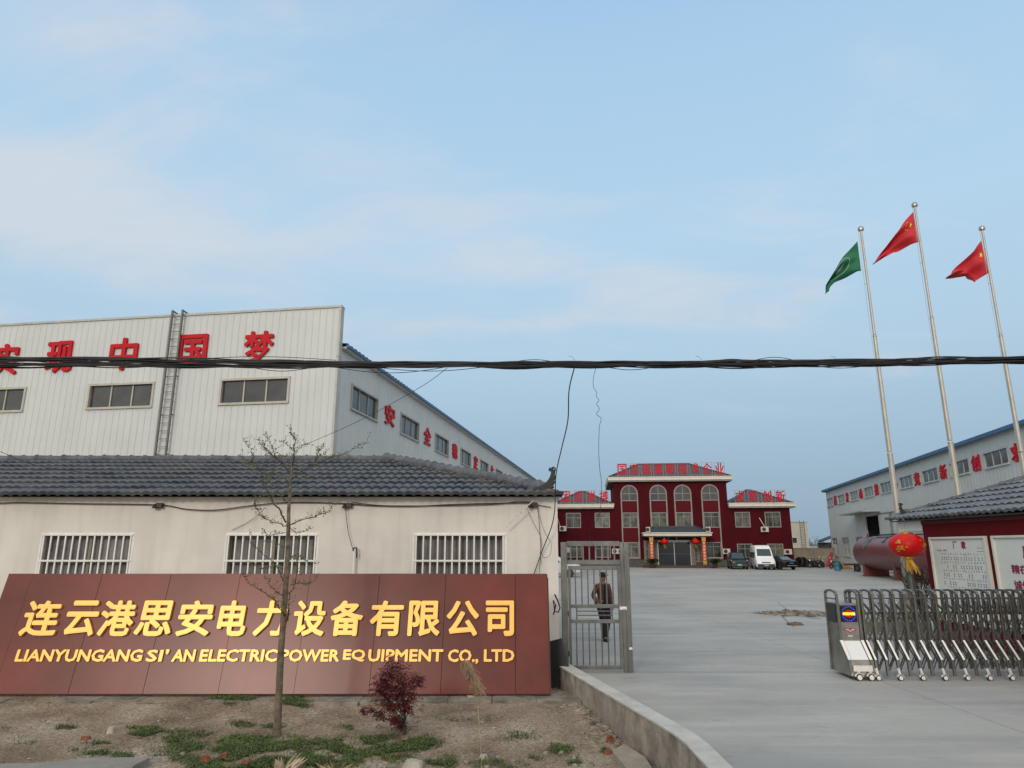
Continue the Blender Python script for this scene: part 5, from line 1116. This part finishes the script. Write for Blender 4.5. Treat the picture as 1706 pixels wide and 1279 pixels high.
V = [(0, 0, .93), (0, .005, 1.12), (0, .01, 1.32), (0, .0, 1.43), (0, -.012, 1.50), (0, -.02, 1.58), (0, -.02, 1.68),   # 0-6 pelvis to crown
     (.10, 0, .88), (.085, -.06, .50), (.06, .10, .10), (.065, -.03, .04),       # 7-10 leg (his left, forward)
     (-.10, 0, .88), (-.09, -.14, .50), (-.13, -.24, .10), (-.14, -.38, .045), # 11-14
     (.17, 0, 1.38), (.25, .06, 1.13), (.24, -.05, .90), (.22, -.09, .84),     # 15-18 arm
     (-.17, 0, 1.38), (-.29, .05, 1.14), (-.21, -.09, .95), (-.18, -.12, .88)]
E_ = [(0, 1), (1, 2), (2, 3), (3, 4), (4, 5), (5, 6), (0, 7), (7, 8), (8, 9), (9, 10), (0, 11), (11, 12), (12, 13), (13, 14), (2, 15), (15, 16), (16, 17), (17, 18), (2, 19), (19, 20), (20, 21), (21, 22)]
Rd = [(.13, .10), (.125, .095), (.15, .10), .06, .055, (.078, .092), (.07, .08), .085, .055, .04, (.045, .035), .085, .055, .04, (.045, .035), .055, .043, .032, .035, .055, .043, .032, .035]
body = skin('body', V, E_, Rd, skin_c, q)
def hand(x, y, z, s):
    o_ = MB()
    for i in range(4): o_.tube([(x+s*.012*i-.02*s, y-.01, z), (x+s*.012*i-.02*s, y-.035, z-.035), (x+s*.012*i-.02*s, y-.03, z-.06-.006*(i % 3))], [.009, .008, .006], 5)
    o_.tube([(x-s*.03, y-.01, z+.02), (x-s*.05, y-.03, z), (x-s*.045, y-.04, z-.02)], [.01, .009, .007], 5); return o_.build('fingers', skin_c, body, smooth=True)
hand(.22, -.10, .83, 1); hand(-.18, -.13, .87, -1)
g = MB(); g.sphere((0, -.115, 1.60), .017, 6, 5, (.8, 1, 1.4)); 
for s in (-1, 1): g.sphere((s*.085, -.01, 1.61), .022, 6, 5, (.4, .8, 1.3))
g.build('face_feature', skin_c, body, smooth=True)
g = MB()
for s in (-1, 1): g.sphere((s*.032, -.098, 1.63), .012, 6, 4, (1.3, .6, .7))
g.box(-.025, .025, -.108, -.10, 1.553, 1.560); g.build('eyes_and_mouth', M('eye_dark', (.03, .015, .012)), body)
g = MB(); g.sphere((0, -.01, 1.665), .102, 16, 8, (.95, 1.08, .85)); g.prism([(-.08, 1.655), (.08, 1.655), (.07, 1.672), (-.07, 1.672)], -.18, -.08); g.build('cap', M('cap_black', (.018, .016, .018), .9), q, smooth=True)
tr = skin('trousers', [V[0], V[7], V[8], (.06, .09, .055), V[11], V[12], (-.13, -.25, .055)], [(0, 1), (1, 2), (2, 3), (0, 4), (4, 5), (5, 6)], [(.155, .125), .118, .096, .088, .118, .096, .088], M('trouser_black', (.010, .010, .013), .9, var=.3, vs=8, bump=.3, bs=12), q)
jk = skin('jacket', [(0, 0, .98), (0, .005, 1.15), (0, .01, 1.34), (0, .0, 1.42)]+[V[i] for i in (15, 16, 17, 19, 20, 21)], [(0, 1), (1, 2), (2, 3), (2, 4), (4, 5), (5, 6), (2, 7), (7, 8), (8, 9)], [(.185, .135), (.175, .13), (.175, .12), (.075, .07), .078, .066, .055, .078, .066, .055], M('brown_jacket', (.13, .062, .042), .85, var=.3, vs=7, bump=.5, bs=14), q)
g = MB(); g.prism([(-.03, 1.44), (.07, 1.44), (.085, 1.2), (.09, .93), (-.05, .93), (-.055, 1.2)], -.185, -.10); g.build('sweater', M('sweater_black', (.015, .015, .018), .95), q, bevel=.02)
g = MB()
g.tube([(-.09, .02, 1.45), (-.05, -.10, 1.42), (-.075, -.17, 1.28)], [.02, .022, .01], 6); g.tube([(.09, .02, 1.45), (.08, -.10, 1.42), (.10, -.17, 1.28)], [.02, .022, .01], 6); g.build('collar', M('brown_jacket', (.13, .062, .042)), jk, smooth=True)
for x, y in ((.065, .02), (-.14, -.30)):
    g = MB(); g.sphere((x, y, .045), .05, 10, 6, (1, 2.6, .95)); g.box(x-.045, x+.045, y-.12, y+.10, 0, .02); g.build('shoe', M('shoe_black', (.012, .011, .011), .4), q, smooth=True)

# ------------------------------------------------------------------ young tree in front of the sign
tb = pz(460, 1228, -.17); DT = tb.y
q = thing('young_tree', 'slender young tree with budding twigs in front of the sign', 'tree', tb); rr = random.Random(21)
def tp(x, y, dy=0): p = px(x, y, DT+dy)-tb; return p
Z4 = 4.262
def z4(pts, dys=None):
    n = len(pts); d1 = rr.uniform(-.6, .6)
    return [tp(380+a/Z4, 700+b/Z4, d1*(i/(n-1))) for i, (a, b) in enumerate(pts)]
trunk = [tp(460, 1228), tp(462, 1210), tp(465, 1150), tp(468, 1085), tp(473, 1020), tp(477, 960), tp(480, 900), tp(481, 850), tp(484, 800), tp(488, 772)]
g = MB(); rad_ = [.070, .055, .050, .046, .042, .038, .032, .027, .020, .016]
g.tube(trunk, rad_, 12)
for k in range(12): p = trunk[2+k % 7].lerp(trunk[3+k % 7], rr.random()); g.sphere(p+Vector((rr.uniform(-.03, .03), -.03, 0)), .014, 6, 4)
g.build('trunk', bark, q, smooth=True)
BR = [([(410, 725), (370, 650), (320, 580), (260, 480), (240, 420), (235, 350), (190, 320), (150, 300), (80, 258)], .016),
      ([(442, 380), (395, 325), (340, 268), (290, 230), (255, 195), (235, 150), (218, 128)], .012), ([(340, 268), (315, 200), (295, 150), (275, 98)], .008), ([(440, 330), (400, 250), (370, 270), (300, 260)], .004),
      ([(455, 335), (468, 260), (470, 190), (478, 140), (448, 100), (450, 52)], .012), ([(470, 220), (435, 190), (400, 155), (380, 150)], .005), ([(468, 250), (500, 200), (540, 175), (570, 160)], .006),
      ([(455, 420), (520, 360), (600, 320), (680, 285), (740, 260), (800, 245), (860, 225), (905, 190), (985, 160)], .010), ([(610, 310), (635, 240), (650, 210), (668, 178)], .005), ([(600, 320), (640, 260), (690, 240)], .004),
      ([(430, 750), (480, 725), (540, 700), (600, 690), (650, 668), (700, 650), (765, 595)], .011), ([(410, 750), (350, 730), (300, 715), (250, 690), (220, 655), (200, 620), (185, 575)], .009),
      ([(410, 800), (350, 805), (290, 820), (245, 778)], .006), ([(405, 1180), (375, 1090), (330, 1010), (260, 960), (200, 900), (150, 860), (155, 785)], .009),
      ([(430, 1279), (470, 1180), (488, 1080), (485, 1000), (520, 962)], .010), ([(330, 1279), (270, 1230), (210, 1195), (150, 1160), (125, 1125), (112, 1090)], .010), ([(395, 1250), (340, 1215), (290, 1160), (262, 1100)], .007),
      ([(440, 1170), (500, 1155), (560, 1165), (600, 1150), (628, 1108)], .007), ([(440, 760), (490, 800), (540, 790), (590, 768)], .006), ([(425, 590), (380, 550), (330, 480), (300, 440)], .005), ([(440, 480), (400, 400), (330, 380), (270, 400)], .004),
      ([(260, 480), (300, 400), (320, 330)], .005), ([(235, 350), (200, 380), (150, 340), (120, 300)], .004), ([(150, 300), (180, 260), (160, 200), (110, 140)], .006), ([(430, 1000), (480, 960), (560, 1010), (640, 1020)], .004), ([(410, 1060), (330, 1040), (250, 1060), (180, 1030)], .004),
      ([(410, 1390), (360, 1330), (330, 1279)], .012), ([(425, 1420), (428, 1350), (430, 1279)], .012), ([(400, 1330), (400, 1290), (395, 1250)], .008), ([(455, 460), (520, 410), (600, 400)], .004), ([(430, 860), (500, 840), (560, 830)], .003), ([(410, 900), (340, 880), (250, 850)], .004)]
br = MB(); lf_ = MB(); 
def buds(p, s=.03, n=3):
    for _ in range(n):
        c = p+Vector((rr.gauss(0, .014), rr.gauss(0, .014), rr.gauss(0, .014))); d = Vector((rr.uniform(-1, 1), rr.uniform(-1, 1), rr.uniform(-.1, 1))).normalized(); e = d.cross(Vector((rr.uniform(-1, 1), rr.uniform(-1, 1), .3))).normalized(); l_ = s*rr.uniform(.5, 1.1)
        lf_.add([c, c+d*l_*.5+e*l_*.3, c+d*l_, c+d*l_*.5-e*l_*.3], [(0, 1, 2, 3)])
for pts, r in BR:
    P3 = z4(pts); fine = []
    for i in range(len(P3)-1):
        for k in range(4): fine.append(P3[i].lerp(P3[i+1], k/4)+Vector((rr.gauss(0, .006), rr.gauss(0, .006), rr.gauss(0, .006)))*(i+k > 0))
    fine.append(P3[-1]); n = len(fine); br.tube(fine, [max(.0022, r*.85*(1-.85*i/n)) for i in range(n)], 5)
    for i in range(2, n):
        if rr.random() < .85: buds(fine[i], .036, rr.randint(3, 6))
        if rr.random() < .33 and i > 2:
            d = Vector((rr.uniform(-1, 1), rr.uniform(-.6, .6), rr.uniform(-.1, 1))).normalized()*rr.uniform(.05, .16); m_ = fine[i]+d*.5+Vector((0, 0, .01)); e = fine[i]+d
            br.tube([fine[i], m_, e], [.0028, .0022, .0014], 4); buds(m_, .03, 2); buds(e, .034, 3)
br.build('branch', bark_d, q, smooth=True); lf_.build('crown', leaf_y, q)

# ------------------------------------------------------------------ red leaved bush
b0 = pz(675, 1228, -.17); q = thing('red_bush', 'small dark red leaved bush in front of the right part of the sign', 'shrub', b0); rr = random.Random(5)
g = MB(); tips = []
def rb(x, y, dy=0): return px(x, y, b0.y+dy)-b0
cl = [(655, 1112, 22), (636, 1135, 20), (668, 1128, 24), (690, 1135, 18), (640, 1158, 22), (662, 1160, 22), (685, 1165, 16), (650, 1178, 20), (675, 1180, 14), (632, 1148, 18), (618, 1183, 8), (633, 1192, 11), (606, 1183, 6), (662, 1198, 14), (668, 1210, 9), (700, 1133, 7), (650, 1122, 20), (648, 1145, 24), (672, 1145, 24), (656, 1200, 8)]
g.tube([(0, 0, -.05), rb(673, 1205), rb(675, 1185), rb(668, 1160)], [.028, .02, .016, .008], 7)
lf_ = MB()
for x, y, r in cl:
    dy = rr.uniform(-.25, .25); c = rb(x, y, dy); st_ = rb(673, min(1207, y+45)); g.tube([st_, st_.lerp(c, .5)+Vector((0, 0, -.02)), c], [.009, .006, .003], 5)
    for k in range(int(r*2.1)):
        o_ = Vector((rr.gauss(0, 1), rr.gauss(0, 1), rr.gauss(0, .9)))*r/106*.42; tip = c+o_
        if k % 2: g.tube([c, tip], [.003, .0015], 4)
        for m_ in range(6):      # a whorl of narrow leaves
            a = 2*math.pi*m_/6+rr.uniform(-.4, .4); up = rr.uniform(-.35, .6); d = Vector((math.cos(a), math.sin(a), up)).normalized(); s_ = d.cross(Vector((0, 0, 1))).normalized(); l_ = rr.uniform(.045, .085)
            lf_.add([tip, tip+d*l_*.45+s_*l_*.14+Vector((0, 0, l_*.06)), tip+d*l_-Vector((0, 0, l_*.2)), tip+d*l_*.45-s_*l_*.14+Vector((0, 0, l_*.06))], [(0, 1, 2, 3)])
g.build('stem', bark_d, q, smooth=True); lf_.build('foliage', leaf_r, q)

# ------------------------------------------------------------------ reed and dry tufts
q = thing('dry_reed', 'single dry reed with a feathery straw plume in front of the sign', 'reed', pz(803, 1300, -.15)); o0 = pz(803, 1300, -.15); rr = random.Random(8)
def rd(x, y): return px(x, y, o0.y)-o0
st_ = [rd(803, 1300), rd(802, 1260), rd(798, 1200), rd(795, 1160), rd(792, 1145)]
g = MB(); g.tube(st_, [.006, .005, .004, .0035, .003], 6); g.tube([rd(792, 1145), rd(786, 1128), rd(778, 1112), rd(770, 1102)], [.003, .002, .0015, .001], 5); g.build('stalk', straw, q)
g = MB(); axis = [rd(796, 1148), rd(790, 1135), rd(783, 1120), rd(776, 1108), rd(771, 1100)]
for k in range(420):
    u = rr.random()*3.99; i = int(u); p = axis[i].lerp(axis[i+1], u-i); d = Vector((rr.uniform(-.5, 1), rr.uniform(-.8, .8), rr.uniform(-1, .15))).normalized(); l_ = rr.uniform(.04, .13)
    e = p+d*l_*.6+Vector((0, 0, .01)); f_ = p+d*l_+Vector((.02, 0, -.05)); s_ = Vector((.0022, .0022, 0)); g.add([p-s_, p+s_, e+s_, f_, e-s_], [(0, 1, 2, 3, 4)])
g.build('plume', M('plume_straw', (.36, .25, .15), .8, var=.35, vs=15), q)
def tuft(name, label, p, n, h, sp, mat, seed, lean=0):
    rr = random.Random(seed); g = MB()
    for k in range(n):
        a = rr.uniform(0, 6.28); b = Vector((math.cos(a), math.sin(a), 0)); r0 = rr.uniform(0, .8)*sp; hh = h*rr.uniform(.5, 1); c = p+b*r0; t1 = c+b*sp*.3*rr.random()+Vector((lean*.5, 0, hh*.6)); t2 = c+b*sp*rr.uniform(.3, 1)+Vector((lean, 0, hh)); s_ = Vector((-b.y, b.x, 0))*.0018
        g.add([c-s_, c+s_, t1+s_, t2, t1-s_], [(0, 1, 2, 3, 4)])
    return tag(g.build(name, mat), label, 'grass tuft')
tuft('dry_grass_tuft', 'pale dry grass tuft at the foot of the young tree', pz(472, 1288, -.16), 60, .20, .14, M('pale_straw', (.42, .35, .25), .8, var=.3), 3, .05)
tuft('dry_grass_tuft', 'short dry grass tuft at the bottom of the picture right of the young tree', pz(560, 1292, -.16), 60, .12, .2, straw, 4)

# weeds: patches nobody could count
patches = [(430, 1243, 175, 24, 5200), (620, 1241, 90, 20, 2300), (385, 1174, 42, 9, 800), (492, 1177, 30, 10, 700), (160, 1240, 42, 9, 700), (200, 1248, 26, 6, 260), (520, 1262, 80, 14, 1500), (735, 1258, 26, 13, 600), (570, 1211, 22, 5, 200), (240, 1213, 30, 4, 220), (110, 1211, 24, 5, 120), (300, 1222, 60, 8, 500), (240, 1222, 30, 5, 200), (270, 1228, 40, 5, 260), (405, 1206, 28, 5, 140), (455, 1209, 22, 5, 130), (935, 1237, 22, 8, 240), (955, 1252, 14, 8, 200), (900, 1250, 22, 5, 110), (860, 1225, 40, 8, 120), (780, 1205, 60, 6, 90), (350, 1265, 40, 7, 420), (600, 1268, 60, 8, 300), (700, 1235, 40, 12, 420), (40, 1230, 30, 6, 90), (10, 1214, 14, 4, 100), (830, 1262, 50, 8, 200), (1010, 1240, 12, 4, 60), (650, 1182, 30, 4, 60), (440, 1262, 90, 12, 1200)]
g = MB(); rr = random.Random(33)
for cx, cy, rx, ry, n in patches:
    for k in range(int(n*2.4)):
        a = rr.uniform(0, 6.28); r = math.sqrt(rr.random())*rr.uniform(.6, 1.12); p = pz(cx+rx*r*math.cos(a), cy+ry*r*math.sin(a), -.12)
        if noise.noise(Vector((p.x*2.6, p.y*3.4, 0)))+.25*noise.noise(Vector((p.x*9, p.y*9, 4)))-.0 < (-.16 if n > 1500 else -.05)+.16*(r-.5) and rr.random() < .93: continue
        if p.x > wall_line(p.y)-.15: continue
        p.z = soil_h(p.x, p.y)-.003; b = rr.uniform(0, 6.28); d = Vector((math.cos(b), math.sin(b), 0)); s_ = Vector((-d.y, d.x, 0)); l_ = rr.uniform(.02, .06); hh = rr.uniform(.006, .045); wd = l_*.16
        m_ = p+d*l_*.5+Vector((0, 0, hh)); g.add([p, m_+s_*wd, p+d*l_+Vector((0, 0, hh*rr.uniform(.5, 1.2))), m_-s_*wd], [(0, 1, 2, 3)])
tag(g.build('low_weeds', grass_m), 'low green weeds spread in patches over the bare soil', 'weeds', None, 'stuff')
g = MB(); rr = random.Random(44)
for k in range(5200):
    x = rr.uniform(-9.5, 1.9); y = rr.uniform(7.6, 12.0)
    if x > wall_line(y)-.14: continue
    s_ = rr.uniform(.004, .016)*(2.4 if rr.random() < .07 else 1)
    if rr.random() > .35+.65*(noise.noise(Vector((x*.8, y*.8, 3)))+.4): continue
    g.sphere((x, y, soil_h(x, y)+s_*.25), s_, 5, 3, (rr.uniform(.8, 1.5), rr.uniform(.7, 1.2), rr.uniform(.4, .8)), .25)
tag(g.build('gravel', stone_m), 'small grey stones and grit scattered over the bare soil', 'gravel', None, 'stuff')
def rock(name, label, x, y, sx, sz, mat, seed, cat='stone', group=None):
    p = pz(x, y, -.13); p.z = soil_h(p.x, p.y); rr = random.Random(seed); g = MB(); zc = p.y*.972+.6; r = sx/2*zc/1135
    vs = []; rot = rr.uniform(0, 3)
    for k in range(16):
        a = math.pi*2*(k % 8)/8+rot; lv = k//8; rad2 = r*rr.uniform(.75, 1.1)*(1 if lv == 0 else .7); vs.append((rad2*math.cos(a), rad2*.8*math.sin(a), -.02 if lv == 0 else sz*rr.uniform(.7, 1.1)))
    g.add(vs, [tuple(range(8, 16))]+[(i, (i+1) % 8, 8+(i+1) % 8, 8+i) for i in range(8)]); o = g.build(name, mat, None, bevel=.006); o.location = p; return tag(o, label, cat, group)
rock('broken_brick', 'reddish brick fragment left of the weed patch beneath the second sign character', 144, 1228, 18, .05, brick_m, 1, 'brick')
rock('broken_brick', 'largest brick lump below the weeds left of the young tree', 343, 1260, 20, .09, brick_m, 2, 'brick')
rock('broken_brick', 'brick lump below the weeds, right of the largest one', 373, 1256, 14, .07, brick_m, 3, 'brick')
rock('broken_brick', 'brick piece between the tree foot and the two brick lumps', 410, 1265, 15, .06, brick_m, 4, 'brick')
rock('broken_brick', 'low brick shard at the bottom edge under the English lettering start', 268, 1272, 22, .04, brick_m, 5, 'brick')
rock('broken_brick', 'orange brick piece beside the dry tuft at the tree foot', 443, 1276, 20, .06, brick_m, 6, 'brick')
rock('broken_brick', 'red brick leaning at the concrete rubble by the low wall, upper one', 1016, 1228, 15, .09, brick_m, 7, 'brick')
rock('broken_brick', 'red brick lying just below the other near the low wall', 1012, 1244, 17, .06, brick_m, 8, 'brick')
rock('stone', 'pale flat stone at the bottom edge below the red bush', 690, 1270, 36, .09, M('pale_stone', (.36, .34, .29), .9, var=.2, bump=.5), 9)
rock('stone', 'light grey stone among the weeds left of the tree', 184, 1220, 14, .07, M('pale_stone', (.36, .34, .29)), 10)
rock('stone', 'whitish stone near the foot of the sign below its last letters', 785, 1172, 18, .05, M('pale_stone', (.36, .34, .29)), 11)
rock('stone', 'grey stone beside the brick lumps at the bottom of the weeds', 305, 1248, 12, .04, stone_m, 12)
rock('stone', 'pale stone right of the red bush foot', 805, 1255, 16, .05, M('pale_stone', (.36, .34, .29)), 13)
rr = random.Random(71)     # rubble crust along the low wall
g = MB()
for k in range(420):
    y = 12.6-k*.0125+rr.uniform(-.05, .05); x = wall_line(y)-.14-abs(rr.gauss(0, .2)); s_ = rr.uniform(.012, .05)*(2 if rr.random() < .08 else 1); g.sphere((x, y, soil_h(x, y)+s_*.05), s_, 6, 4, (rr.uniform(.9, 1.7), rr.uniform(.7, 1.2), rr.uniform(.3, .55)), .35)
tag(g.build('rubble', M('mortar_rubble', (.26, .225, .175), .95, var=.4, vs=8, bump=.8, bs=30)), 'crust of mortar rubble along the foot of the low wall', 'rubble', None, 'stuff')
def slab(label, pts, h, mat):
    g = MB(); P_ = [pz(x, y, -.15) for x, y in pts]; n = len(P_); g.add([(p.x, p.y, -.35) for p in P_]+[(p.x, p.y, -.17+h) for p in P_], [tuple(range(n, 2*n)), tuple(reversed(range(n)))]+[(i, (i+1) % n, n+(i+1) % n, n+i) for i in range(n)]); return tag(g.build('concrete_slab', mat, None, bevel=.01), label, 'slab')
slab('broken grey concrete slab at the bottom left of the soil', [(-60, 1300), (-60, 1274), (60, 1272), (150, 1263), (250, 1262), (222, 1277), (215, 1300)], .03, M('slab_grey', (.24, .235, .215), .9, var=.2, bump=.4))
slab('thin broken slab lying at the left foot of the sign ledge', [(-40, 1190), (-40, 1172), (90, 1174), (60, 1182), (20, 1186)], .05, M('slab_grey', (.24, .235, .215)))
slab('cracked mortar slab next to the low wall at the bottom right', [(1020, 1252), (1040, 1240), (1075, 1262), (1100, 1300), (1060, 1300)], .035, M('mortar_slab', (.28, .25, .20), .9, var=.3, bump=.6))
# stones in the worn patch of the yard
for i, (x, y, s_, lab) in enumerate(((1325, 1041, 20, 'brown flat stone at the near end of the bare earth patch in the yard'), (1352, 1027, 14, 'dark clod in the middle of the bare earth patch'), (1310, 1018, 10, 'grey lump at the left corner of the bare earth patch'))):
    p = pz(x, y); g = MB(); rr = random.Random(i); r = s_/2*p.y/1135; g.sphere((0, 0, .02), r, 9, 5, (1.3, .9, .35), .2); o = g.build('stone', M('brown_stone', (.13, .10, .075), .9, var=.3), None, smooth=False); o.location = p; tag(o, lab, 'stone')
# ------------------------------------------------------------------ far away
def bare_tree(p, h, seed, label):
    rr = random.Random(seed); q = thing('bare_tree', label, 'tree', p, 0, 'bare trees beyond the yard'); tw = MB(); tr_ = MB(); tr_.tube([(0, 0, 0), (.1, 0, h*.3), (0, 0, h*.6)], [h*.02, h*.014, h*.008], 6); tr_.build('trunk', M('far_bark', (.16, .17, .17), .9), q)
    def rec(a, d, l_, r, k):
        b = a+d*l_; tw.tube([a, b], [r, r*.6], 4)
        if k: 
            for _ in range(3): rec(a.lerp(b, rr.uniform(.5, 1)), (d+Vector((rr.gauss(0, .45), rr.gauss(0, .45), rr.gauss(.1, .3)))).normalized(), l_*rr.uniform(.55, .8), r*.6, k-1)
    for _ in range(5): rec(Vector((0, 0, h*rr.uniform(.15, .5))), Vector((rr.gauss(0, .5), rr.gauss(0, .5), 1)).normalized(), h*.25, h*.008, 4)
    tw.build('crown', M('far_twig', (.17, .19, .20), .9), q)
for k, (x, lab) in enumerate(((1344, 'bare tree beside the pale far building'), (1352, 'bare tree left of the middle in the gap beyond the wall'), (1359, 'tallest bare tree in the gap beyond the boundary wall'), (1366, 'bare tree right beside the lean-to shed'), (934, 'bare tree far off between cream gatehouse and red office'))):
    p = px(x, 914, 210); p.z = -.6; bare_tree(p, (6.3, 5.6, 6.6, 5.0, 5.5)[k], k+3, lab)
g = MB(); rr = random.Random(6)
for k in range(1400):
    x = rr.uniform(-420, 420); y = 430+rr.uniform(-15, 15); g.sphere((x, y, rr.uniform(0, 3.5)), rr.uniform(1.5, 3.2), 5, 3, (1.2, 1, 1), .3)
tag(g.build('far_treeline', M('far_wood', (.13, .15, .15), .95, var=.3, vs=.1)), 'low hazy line of far woods on the horizon', 'treeline', None, 'stuff')
q = thing('far_shed', 'low dark far shed with a pale wall beyond the boundary wall', 'building', (79, 185, -.6), 0)
g = MB(); g.box(0, 7, 0, 6, 0, 2.6); g.build('dark_wall', M('far_dark', (.06, .07, .08)), q); g = MB(); g.box(7.02, 14, -.1, 6, 0, 2.9); g.build('pale_wall', M('far_pale', (.45, .44, .42)), q); g = MB(); g.add([(-.5, -.5, 2.61), (7, -.5, 2.61), (7, 6.5, 3.3), (-.5, 6.5, 3.3)], [(0, 1, 2, 3)]); g.build('roof', M('far_roof', (.20, .22, .24)), q)
